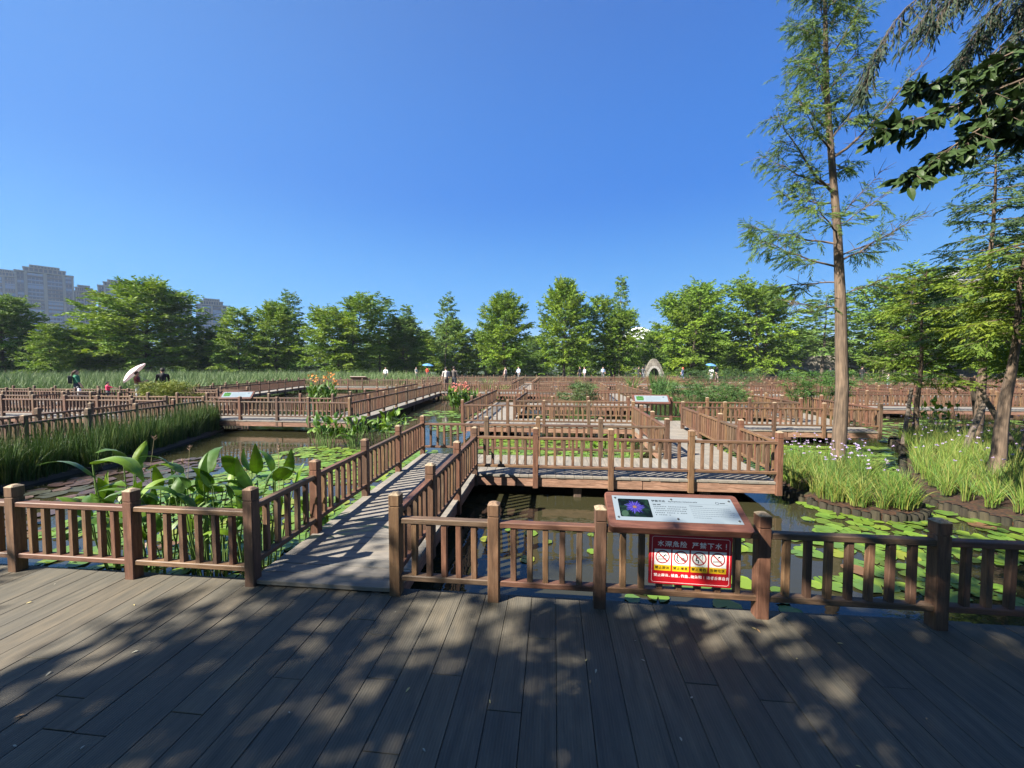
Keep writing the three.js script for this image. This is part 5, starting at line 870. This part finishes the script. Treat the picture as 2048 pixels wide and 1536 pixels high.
{ // red warning sign wired to the balusters
  const t = canvasTex(1024, 660, (c, W, H) => {
    c.fillStyle = '#b3121f'; c.fillRect(0, 0, W, H); c.strokeStyle = '#f0dcd8'; c.lineWidth = 6; c.beginPath(); c.roundRect(24, 22, W - 48, H - 44, 30); c.stroke();
    c.strokeStyle = '#f7f2ee'; cjk(c, '水深危险 严禁下水!', 92, 74, 84, 10, 96);
    [['禁止游泳', 0], ['禁止捕鱼', 1], ['禁止垂钓', 2], ['勿抛垃圾', 3]].forEach(([s, i]) => {
      const x = 54 + i * 232, w = 212, y = 190; c.fillStyle = '#e9e9e6'; c.fillRect(x, y, w, 292); c.fillStyle = '#e0b41c'; c.fillRect(x, y + 214, w, 78); c.strokeStyle = '#2b2410'; cjk(c, s, x + 12, y + 230, 42, 5.5, 47);
      const cx = x + w / 2, cy = y + 104; c.strokeStyle = c.fillStyle = '#3a3c3e'; c.lineWidth = 9;
      if (i === 0) { c.beginPath(); c.arc(cx + 26, cy - 14, 12, 0, 7); c.fill(); c.beginPath(); c.moveTo(cx - 54, cy + 8); c.quadraticCurveTo(cx - 20, cy - 22, cx + 10, cy + 4); c.moveTo(cx + 5, cy - 2); c.lineTo(cx + 40, cy - 36); c.lineTo(cx + 58, cy - 6); c.stroke(); c.lineWidth = 6; for (const k of [26, 42]) { c.beginPath(); c.moveTo(cx - 60, cy + k); for (let q = 0; q <= 6; q++) c.lineTo(cx - 60 + q * 20, cy + k + (q % 2 ? -7 : 3)); c.stroke(); } }
      if (i === 1) { c.beginPath(); c.arc(cx - 38, cy - 34, 13, 0, 7); c.fill(); c.lineWidth = 15; c.beginPath(); c.moveTo(cx - 44, cy - 14); c.lineTo(cx - 50, cy + 30); c.lineTo(cx - 26, cy + 54); c.stroke(); c.lineWidth = 5; c.beginPath(); c.moveTo(cx - 40, cy - 6); c.lineTo(cx + 8, cy + 6); c.stroke(); c.beginPath(); c.ellipse(cx + 34, cy + 22, 34, 20, 0.5, 0, 7); c.stroke(); for (let q = -2; q <= 2; q++) { c.beginPath(); c.moveTo(cx + 10 + q * 10, cy + 2); c.lineTo(cx + 50 + q * 8, cy + 42); c.stroke(); } }
      if (i === 2) { c.beginPath(); c.arc(cx - 32, cy - 34, 12, 0, 7); c.fill(); c.lineWidth = 16; c.beginPath(); c.moveTo(cx - 32, cy - 14); c.lineTo(cx - 38, cy + 26); c.lineTo(cx - 10, cy + 26); c.lineTo(cx - 8, cy + 56); c.stroke(); c.lineWidth = 5; c.beginPath(); c.moveTo(cx - 26, cy); c.lineTo(cx + 40, cy - 58); c.lineTo(cx + 40, cy + 14); c.stroke(); c.beginPath(); c.moveTo(cx + 10, cy + 54); c.lineTo(cx + 60, cy + 54); c.stroke(); }
      if (i === 3) { c.fillRect(cx + 4, cy - 46, 26, 22); c.lineWidth = 7; c.beginPath(); c.moveTo(cx - 8, cy - 6); c.lineTo(cx + 10, cy - 22); c.stroke(); c.lineWidth = 6; for (const k of [22, 38]) { c.beginPath(); c.moveTo(cx - 55, cy + k); for (let q = 0; q <= 6; q++) c.lineTo(cx - 55 + q * 18, cy + k + (q % 2 ? -7 : 3)); c.stroke(); } }
      c.strokeStyle = '#a3121d'; c.lineWidth = 15; c.beginPath(); c.arc(cx, cy, 84, 0, 7); c.stroke(); c.beginPath(); c.moveTo(cx - 59, cy - 59); c.lineTo(cx + 59, cy + 59); c.stroke();
    });
    c.strokeStyle = '#f4e9e4'; cjk(c, '禁止游泳、捕鱼、钓鱼、抛杂物! 违者后果自负!', 52, 520, 44, 6, 48);
  });
  const g = top(new THREE.Group(), 'warning_sign', 'red warning sign with four prohibition pictograms on the railing', 'sign'); g.position.set(0.985, 0.402, -2.900);
  part(g, 'plate', roundedSlab(0.565, 0.362, 0.004, 0.004), std([0.40, 0.012, 0.02], { roughness: 0.5 }), 0, 0, -0.014); part(g, 'print', face(0.562, 0.36), new THREE.MeshStandardMaterial({ map: t, roughness: 0.45 }), 0, 0, -0.0015); g.rotation.z = -0.012;
}
function infoBoard(name, label, x, y, z, tilt, turn, w, d, t, back) {
  const g = top(new THREE.Group(), name, label, 'information board'); g.position.set(x, y, z); g.rotation.set(0, turn, 0);
  const b = part(g, 'frame', roundedSlab(w, d, 0.045, 0.03), std([0.155, 0.062, 0.040], { roughness: 0.5, map: rT }), 0, 0, 0); b.rotation.x = -PI / 2 + tilt; b.position.y = 0;
  if (!back) { const p = part(b, 'plate', face(w * 0.905, d * 0.72), new THREE.MeshPhysicalMaterial({ map: t, color: 0xb4bec4, roughness: 0.3, metalness: 0.55 }), 0, d * 0.03, 0.0535); for (const [sx, sy] of [[-0.43, 0.31], [0, 0.31], [0.43, 0.31], [-0.43, -0.25], [0, -0.25], [0.43, -0.25]]) part(b, 'screw', memo('screw', () => new THREE.CylinderGeometry(0.007, 0.008, 0.006, 10).rotateX(PI / 2)), std([0.12, 0.12, 0.12], { metalness: 0.8, roughness: 0.4 }), sx * w, sy * d, 0.056); }
  for (const s of [-0.32, 0.32]) part(g, 'bracket', boxGeo(0.05, 0.09, 0.05), BEAM, s * w, -0.05, 0);
  return g;
}
{
  const r = RNG(88), text = (c, x, y, w, n, lh, cs) => { for (let k = 0; k < n; k++) { let q = x; const end = x + (k === n - 1 ? w * 0.4 : w); while (q < end) { const l = cs ? cs * 0.8 : r.r(10, 34); c.fillRect(q, y + k * lh, l, cs ? cs * 0.8 : 5); if (cs) c.clearRect; q += cs ? cs : l + 6; } } };
  const t = canvasTex(1536, 480, (c, W, H) => {
    const gr = '#d7dcdc'; c.fillStyle = gr; c.fillRect(0, 0, W, H); c.save(); c.beginPath(); c.roundRect(70, 62, 400, 350, 18); c.clip(); c.fillStyle = '#16201a'; c.fillRect(0, 0, W, H); for (let k = 0; k < 60; k++) { c.fillStyle = ['#22382a', '#101a18', '#2f4a34', '#1c2c30'][k % 4]; c.beginPath(); c.ellipse(70 + r() * 400, 62 + r() * 350, 20 + r() * 50, 10 + r() * 26, r() * 3, 0, 7); c.fill(); }
    c.fillStyle = '#5d7a5c'; c.beginPath(); c.ellipse(130, 350, 44, 60, 0.3, 0, 7); c.fill();
    for (let k = 0; k < 22; k++) { const a = k / 22 * 6.283; c.save(); c.translate(270, 220); c.rotate(a); c.fillStyle = k % 2 ? '#5a45b8' : '#7d68d6'; c.beginPath(); c.moveTo(18, 0); c.quadraticCurveTo(80, -20, 138 - (k % 3) * 18, 0); c.quadraticCurveTo(80, 20, 18, 0); c.fill(); c.restore(); } c.fillStyle = '#c78a62'; c.beginPath(); c.arc(270, 220, 26, 0, 7); c.fill(); c.restore();
    c.strokeStyle = '#2c3032'; cjk(c, '伊斯兰达', 508, 66, 40, 6, 45); c.fillStyle = '#3c4042'; c.font = 'italic bold 34px sans-serif'; c.fillText('Nymphaea Islamorada', 716, 102); c.fillStyle = '#8b9294'; c.fillRect(508, 128, 960, 3);
    c.strokeStyle = '#5a6062'; c.lineWidth = 6; c.beginPath(); c.arc(1340, 96, 20, 0, 7); c.stroke(); c.fillStyle = '#5a6062'; c.fillRect(1372, 88, 66, 15);
    c.fillStyle = '#33383a'; c.fillRect(512, 150, 44, 15); c.fillRect(566, 150, 46, 15); c.fillStyle = '#4c5355'; for (let k = 0; k < 5; k++) for (let q = 0; q < (k === 4 ? 9 : 20); q++) { if (r() < 0.08) continue; const x = 512 + q * 21, y = 190 + k * 40; c.fillRect(x, y, 15, 4); c.fillRect(x + 6, y - 6, 4, 18); c.fillRect(x, y + 7, 15, 4); }
    c.fillStyle = '#5d6466'; c.fillRect(968, 160, 170, 9); text(c, 972, 200, 490, 6, 37);
  });
  infoBoard('information_board', 'tilted silver board with a purple water lily picture on the near railing', 0.875, 0.715, -2.935, 0.42, 0, 0.95, 0.345, t);
  const t2 = canvasTex(512, 192, (c, W, H) => { c.fillStyle = '#e4e8e4'; c.fillRect(0, 0, W, H); c.fillStyle = '#6fae52'; c.fillRect(26, 24, 110, 130); for (let k = 0; k < 30; k++) { c.fillStyle = k % 2 ? '#4e8c3e' : '#9fce72'; c.beginPath(); c.ellipse(26 + r() * 110, 24 + r() * 130, 14, 6, r() * 3, 0, 7); c.fill(); } c.fillStyle = '#5a7480'; c.beginPath(); c.arc(450, 46, 14, 0, 7); c.fill(); c.fillStyle = '#aab2b0'; for (let k = 0; k < 6; k++) c.fillRect(170, 50 + k * 20, 230 - (k === 5 ? 120 : 0), 4); });
  infoBoard('information_board', 'pale tilted board with a green picture on the second crossing', 3.12, 0.72, -13.05, 0.62, -0.05, 1.12, 0.42, t2);
  infoBoard('information_board', 'pale tilted board on the left crossing next to the rushes', -11.55, 0.72, -13.35, 0.62, 0.3, 1.06, 0.42, t2);
  infoBoard('information_board', 'dark back of a tilted board at the end of the reed field', -17.0, 0.78, -33.1, -0.5, 0, 1.5, 0.5, t2, true);
}

// ---------------------------------------------------------------- people
function person(label, o) {
  const S = o.h / 1.7, res = o.res ?? 44, skin = [0.42, 0.25, 0.18], hairC = o.hair ?? [0.018, 0.014, 0.012], shirt = o.shirt, pants = o.pants, shoe = o.shoe ?? [0.05, 0.05, 0.055];
  const st = o.stride ?? 0, B = [], bone = (a, b, ra, rb, c) => B.push({ a: V(...a), b: V(...b), ra, rb, c });
  const arm = o.arms ?? [[0.10, 0.10], [0.10, 0.10]]; // per side: forward swing of upper arm, extra bend of forearm
  bone([0, 0.93, 0], [0, 1.10, 0.01], 0.125, 0.115, o.dress ? shirt : pants); bone([0, 1.08, 0.01], [0, 1.34, -0.01], 0.125, 0.135, shirt); bone([-0.13, 1.37, -0.01], [0.13, 1.37, -0.01], 0.075, 0.075, shirt); bone([0, 1.40, -0.01], [0, 1.50, 0.01], 0.052, 0.05, skin);
  bone([0, 1.565, 0.015], [0, 1.615, 0.01], 0.078, 0.085, skin); bone([0, 1.57, 0.09], [0, 1.555, 0.105], 0.014, 0.016, skin);
  for (const s of [-1, 1]) {
    const f = s * st; bone([s * 0.085, 0.90, 0], [s * 0.09, 0.50, f * 0.16 + 0.015], 0.092, 0.064, o.dress ? shirt : pants); bone([s * 0.09, 0.50, f * 0.16 + 0.015], [s * 0.092, 0.09, f * 0.26 - (f < 0 ? 0.05 : 0)], 0.060, 0.042, o.shorts || o.dress ? skin : pants); bone([s * 0.092, 0.05, f * 0.26 - 0.03 - (f < 0 ? 0.05 : 0)], [s * 0.098, 0.035, f * 0.26 + 0.15 - (f < 0 ? 0.05 : 0)], 0.044, 0.036, shoe);
    const [sw, bd, out = 0.04] = arm[s < 0 ? 0 : 1], sh = V(s * 0.195, 1.37, -0.01), el = sh.clone().add(V(s * out, -Math.cos(sw) * 0.28, Math.sin(sw) * 0.28)), wr = el.clone().add(V(s * 0.01, -Math.cos(sw + bd) * 0.25, Math.sin(sw + bd) * 0.25)), hd = wr.clone().add(wr.clone().sub(el).multiplyScalar(0.34));
    bone(sh.toArray(), el.toArray(), 0.056, 0.044, shirt); bone(el.toArray(), wr.toArray(), 0.040, 0.029, o.long ? shirt : skin); bone(wr.toArray(), hd.toArray(), 0.030, 0.024, skin);
    const pm = wr.clone().lerp(hd, 0.4); bone(pm.toArray(), pm.clone().add(V(-s * 0.02, -0.035, 0.045)).toArray(), 0.014, 0.011, skin);
  }
  const half = 0.95, mk = (BB, res_) => {
    const mc = new MarchingCubes(res_, new THREE.MeshBasicMaterial(), false, false, 60000); mc.isolation = 0; const n = res_, hs = n / 2, p = V(0, 0, 0), ab = V(0, 0, 0), pa = V(0, 0, 0);
    const D = (P) => { let d = 9; for (const b of BB) { ab.copy(b.b).sub(b.a); pa.copy(P).sub(b.a); const h = Math.max(0, Math.min(1, pa.dot(ab) / ab.lengthSq())), q = pa.addScaledVector(ab, -h).length() - (b.ra + (b.rb - b.ra) * h), k = 0.03, m = Math.max(k - Math.abs(d - q), 0) / k; d = Math.min(d, q) - m * m * k * 0.25; } return d; };
    mc.field.fill(-1);
    for (let z = 0; z < n; z++) for (let y = 0; y < n; y++) for (let x = 0; x < n; x++) { p.set((x - hs) / hs * half, (y - hs) / hs * half + 0.86, (z - hs) / hs * half); if (Math.abs(p.x) > 0.62 || Math.abs(p.z) > 0.7) continue; mc.field[x + y * n + z * n * n] = -D(p); }
    mc.update(); const cnt = mc.count, pos = new Float32Array(cnt * 3), nor = new Float32Array(cnt * 3), col = new Float32Array(cnt * 3);
    for (let i = 0; i < cnt; i++) {
      p.set(mc.positionArray[i * 3] * half, mc.positionArray[i * 3 + 1] * half + 0.86, mc.positionArray[i * 3 + 2] * half); p.toArray(pos, i * 3); V(mc.normalArray[i * 3], mc.normalArray[i * 3 + 1], mc.normalArray[i * 3 + 2]).toArray(nor, i * 3);
      let best = 9, c = BB[0].c; for (const b of BB) { ab.copy(b.b).sub(b.a); pa.copy(p).sub(b.a); const h = Math.max(0, Math.min(1, pa.dot(ab) / ab.lengthSq())), q = pa.addScaledVector(ab, -h).length() - (b.ra + (b.rb - b.ra) * h); if (q < best) { best = q; c = b.c; } } col.set(c, i * 3);
    }
    const g = new THREE.BufferGeometry(); g.setAttribute('position', new THREE.BufferAttribute(pos, 3)); g.setAttribute('normal', new THREE.BufferAttribute(nor, 3)); g.setAttribute('color', new THREE.BufferAttribute(col, 3)); g.computeVertexNormals(); return g;
  };
  const g = top(new THREE.Group(), 'person', label, 'person', o.group); g.position.set(o.x, o.y ?? 0.05, o.z); g.rotation.y = o.face; g.scale.setScalar(S);
  const M = new THREE.MeshStandardMaterial({ vertexColors: true, roughness: 0.85 });
  part(g, 'body', mk(B, res), M);
  const Hh = []; const hb = (a, b, ra, rb) => Hh.push({ a: V(...a), b: V(...b), ra, rb, c: hairC }); hb([0, 1.62, -0.03], [0, 1.655, -0.005], 0.088, 0.082); if (o.tail) hb([0, 1.60, -0.11], [0, 1.44, -0.16], 0.045, 0.03); if (o.longHair) { hb([0, 1.58, -0.06], [0, 1.36, -0.10], 0.075, 0.06); }
  part(g, 'hair', mk(Hh, Math.max(40, res)), M);
  if (o.pack) part(g, 'backpack', roundedSlab(0.28, 0.40, 0.13, 0.06), std([0.02, 0.024, 0.022]), 0, 1.22, -0.29);
  if (o.hat) part(g, 'hat', new THREE.LatheGeometry([[0.001, 0.11], [0.07, 0.10], [0.095, 0.03], [0.1, 0.0], [0.17, -0.02], [0.17, -0.028], [0.09, -0.01]].map(([x, y]) => new THREE.Vector2(x, y)), 20), std(o.hat), 0, 1.635, -0.005);
  return g;
}
function umbrella(label, x, y, z, col, rad, tilt, turn) {
  const g = top(new THREE.Group(), 'umbrella', label, 'umbrella'); g.position.set(x, y, z); g.rotation.set(tilt, turn, 0, 'YXZ');
  const n = 8, t = new Tri(); for (let i = 0; i < n; i++) for (let k = 0; k < 5; k++) { const P = (q, f) => { const a = q * 2 * PI / n, rr = rad * f * (q % 1 ? 0.93 : 1); return V(Math.cos(a) * rr, -0.32 * rad * f * f * (q % 1 ? 1.04 : 1), Math.sin(a) * rr); }; for (let h = 0; h < 2; h++) { const a = i + h * 0.5, b = a + 0.5, f0 = k / 5, f1 = (k + 1) / 5; t.quad(P(a, f0), P(b, f0), P(b, f1), P(a, f1)); } }
  part(g, 'canopy', t.geo(), leafMat(col, 0.2, { roughness: 0.6 })); const s = new Tri(); tube(s, [V(0, -0.75, 0), V(0, 0.06, 0)], [0.008, 0.006], 6); const sh = part(g, 'shaft', s.geo(), std([0.3, 0.3, 0.32], { metalness: 0.6, roughness: 0.4 })); const hd = new Tri(); tube(hd, [V(0, -0.86, 0), V(0, -0.74, 0)], [0.014, 0.013], 8); part(sh, 'handle', hd.geo(), std([0.05, 0.05, 0.05]));
  for (let i = 0; i < n; i++) { const a = i * 2 * PI / n, rb = new Tri(); tube(rb, [V(0, -0.012, 0), V(Math.cos(a) * rad * 0.5, -0.1 * rad, Math.sin(a) * rad * 0.5), V(Math.cos(a) * rad * 0.98, -0.33 * rad, Math.sin(a) * rad * 0.98)], [0.003, 0.003, 0.002], 3); part(g, 'rib', rb.geo(), std([0.4, 0.4, 0.42], { metalness: 0.6 })); }
}
function bag(label, x, y, z, col) { const g = top(new THREE.Group(), 'shopping_bag', label, 'bag'); g.position.set(x, y, z); part(g, 'sack', roundedSlab(0.26, 0.30, 0.09, 0.05), std(col, { roughness: 0.6 }), 0, -0.15, -0.045); const t = new Tri(); tube(t, [V(-0.06, -0.01, 0), V(-0.03, 0.09, 0), V(0.03, 0.09, 0), V(0.06, -0.01, 0)], [0.006, 0.006, 0.006, 0.006], 5); part(g, 'handle', t.geo(), std(col)); }
const E_ = PI / 2, PG = 'distant visitors';
person('woman in green shirt with backpack walking right', { x: -22.9, z: -16.75, h: 1.56, face: 2.45, shirt: [0.015, 0.14, 0.07], pants: [0.03, 0.035, 0.045], stride: 0.7, arms: [[0.3, 0.2], [0.25, 0.15]], tail: true, pack: true, hair: [0.05, 0.022, 0.014], res: 60 });
bag('white plastic bag carried by the woman in green', -22.66, 0.74, -16.60, [0.75, 0.76, 0.78]);
person('child in pink shirt reaching forward', { x: -20.9, z: -16.5, h: 1.02, face: 2.4, shirt: [0.62, 0.03, 0.10], pants: [0.05, 0.05, 0.06], stride: 0.4, arms: [[1.2, 0.1], [1.15, 0.15]], hair: [0.02, 0.015, 0.012], res: 52 });
person('person in white trousers and maroon top under the pink umbrella', { x: -19.45, z: -16.6, h: 1.50, face: 2.5, shirt: [0.10, 0.015, 0.025], pants: [0.62, 0.62, 0.64], stride: 0.3, arms: [[0.5, 1.5], [0.2, 0.3]], res: 52 });
umbrella('pale pink parasol held slanted by a visitor', -19.62, 1.62, -16.45, [0.74, 0.59, 0.60], 0.62, 0.15, 0.0);
scene.children[scene.children.length - 1].rotation.set(0.1, 0.6, 0.85, 'YXZ');
person('man in black shirt seen from behind above papyrus', { x: -18.55, z: -17.0, h: 1.66, face: -2.29, shirt: [0.008, 0.008, 0.010], pants: [0.04, 0.04, 0.05], arms: [[0.4, 1.2], [0.3, 1.0]], res: 56 });
person('man in grey shirt seen from behind with a waist pouch', { x: -6.75, z: -26.4, h: 1.74, face: PI - 0.2, shirt: [0.075, 0.062, 0.055], pants: [0.03, 0.032, 0.04], arms: [[0.2, 0.6], [0.2, 0.8]], hair: [0.03, 0.022, 0.018], res: 52 });
person('man in pale shirt standing beside the grey-shirted man', { x: -7.25, z: -26.2, h: 1.70, face: PI + 0.5, shirt: [0.42, 0.38, 0.36], pants: [0.10, 0.07, 0.06], arms: [[0.3, 0.8], [0.3, 0.6]], res: 48 });
[[-17.7, -40.3, [0.7, 0.7, 0.7], [0.05, 0.05, 0.06], 'visitor in white shirt beyond the reeds'], [-16.4, -46.0, [0.4, 0.4, 0.36], [0.2, 0.2, 0.2], 'visitor in grey shirt beyond the reeds'], [-15.5, -47.4, [0.55, 0.06, 0.03], [0.1, 0.05, 0.05], 'visitor in red shirt beyond the reeds'], [3.0, -45.5, [0.02, 0.02, 0.025], [0.03, 0.03, 0.04], 'visitor in dark clothes beside the pale-shirted one'], [3.5, -45.4, [0.5, 0.52, 0.68], [0.10, 0.09, 0.10], 'visitor in pale lilac shirt between two trunks'], [6.3, -51.5, [0.35, 0.45, 0.65], [0.1, 0.1, 0.1], 'visitor in light blue shirt behind the middle trunk'], [9.5, -45.6, [0.012, 0.012, 0.016], [0.02, 0.02, 0.02], 'visitor in black left of the stone arch'], [10.0, -45.7, [0.05, 0.055, 0.06], [0.12, 0.13, 0.15], 'visitor in dark grey left of the stone arch'], [14.2, -45.4, [0.14, 0.17, 0.30], [0.12, 0.15, 0.28], 'red-haired visitor in a blue dress by the stone arch'], [17.3, -45.6, [0.66, 0.66, 0.68], [0.5, 0.5, 0.5], 'visitor in white under the blue umbrella'], [17.9, -45.7, [0.03, 0.02, 0.03], [0.3, 0.2, 0.2], 'visitor in black beside the blue umbrella'], [30.0, -42.0, [0.008, 0.008, 0.009], [0.012, 0.012, 0.014], 'visitor in all black right of the cypress trunk'], [27.3, -42.2, [0.02, 0.03, 0.03], [0.03, 0.03, 0.03], 'dark silhouetted visitor left of the cypress trunk'], [-4.9, -40.3, [0.60, 0.42, 0.36], [0.12, 0.10, 0.08], 'visitor in pink top beside the straight dark trunk'], [-4.0, -45.4, [0.45, 0.55, 0.7], [0.1, 0.1, 0.1], 'visitor in pale blue behind the straight dark trunk'], [-39.7, -17.0, [0.02, 0.02, 0.025], [0.03, 0.03, 0.03], 'visitor in black at the far left behind the reeds']].forEach(([x, z, sh, pt, l], i) =>
  person(l, { x, z, h: 1.66 + (i % 4) * 0.03, face: i * 1.3, shirt: sh, pants: pt, dress: i === 8, arms: [[0.2, 0.5 + (i % 3) * 0.4], [0.15, 0.3]], stride: (i % 3) * 0.3, hair: i === 8 ? [0.45, 0.06, 0.03] : undefined, longHair: i % 4 === 0, group: PG, res: 40 }));
person('child in white seen low above the far orange rails', { x: 26.9, z: -34.9, h: 1.15, face: 0.5, shirt: [0.7, 0.7, 0.72], pants: [0.35, 0.45, 0.6], group: PG, res: 40, arms: [[0.9, 0.4], [1.0, 0.3]] });
umbrella('small blue umbrella over the visitor in white', 17.25, 2.12, -45.55, [0.10, 0.25, 0.55], 0.55, 0.2, 0.4);
umbrella('blue sunshade near the visitor in white beyond the reeds', -15.2, 2.15, -46.8, [0.12, 0.30, 0.6], 0.7, 0.1, 1);
// supports under the far bank visitors
walkway('far bank walkway left of the stone arch', [-24, -45.0], [-24, -46.5], [12, -45.0], [12, -46.5], { seed: 31, far: true });
walkway('far bank walkway in front of the stone bridge', [14, -45.0], [14, -46.5], [52, -45.0], [52, -46.5], { seed: 32, far: true });

// ---------------------------------------------------------------- litter on the boardwalk
{
  const r = RNG(999), lg = memo('litter', () => ovalLeaf(0.055, 0.02, 4)), ms = [std([0.42, 0.34, 0.14], { side: THREE.DoubleSide }), std([0.30, 0.18, 0.08], { side: THREE.DoubleSide }), std([0.36, 0.34, 0.26], { side: THREE.DoubleSide })];
  for (let i = 0; i < 46; i++) { const m = solo('fallen_leaf', lg, ms[r.i(3)], 'tiny fallen leaf lying on the shaded boardwalk planks', 'leaf', 'fallen leaves on the boardwalk'); m.position.set(r.r(-4.5, 3), 0.009, r.r(-2.8, -1.2)); m.rotation.set(-PI / 2 + r.s() * 0.15, 0, r() * 6.28); m.scale.setScalar(r.r(0.22, 0.75)); }
}

renderer.render(scene, camera);
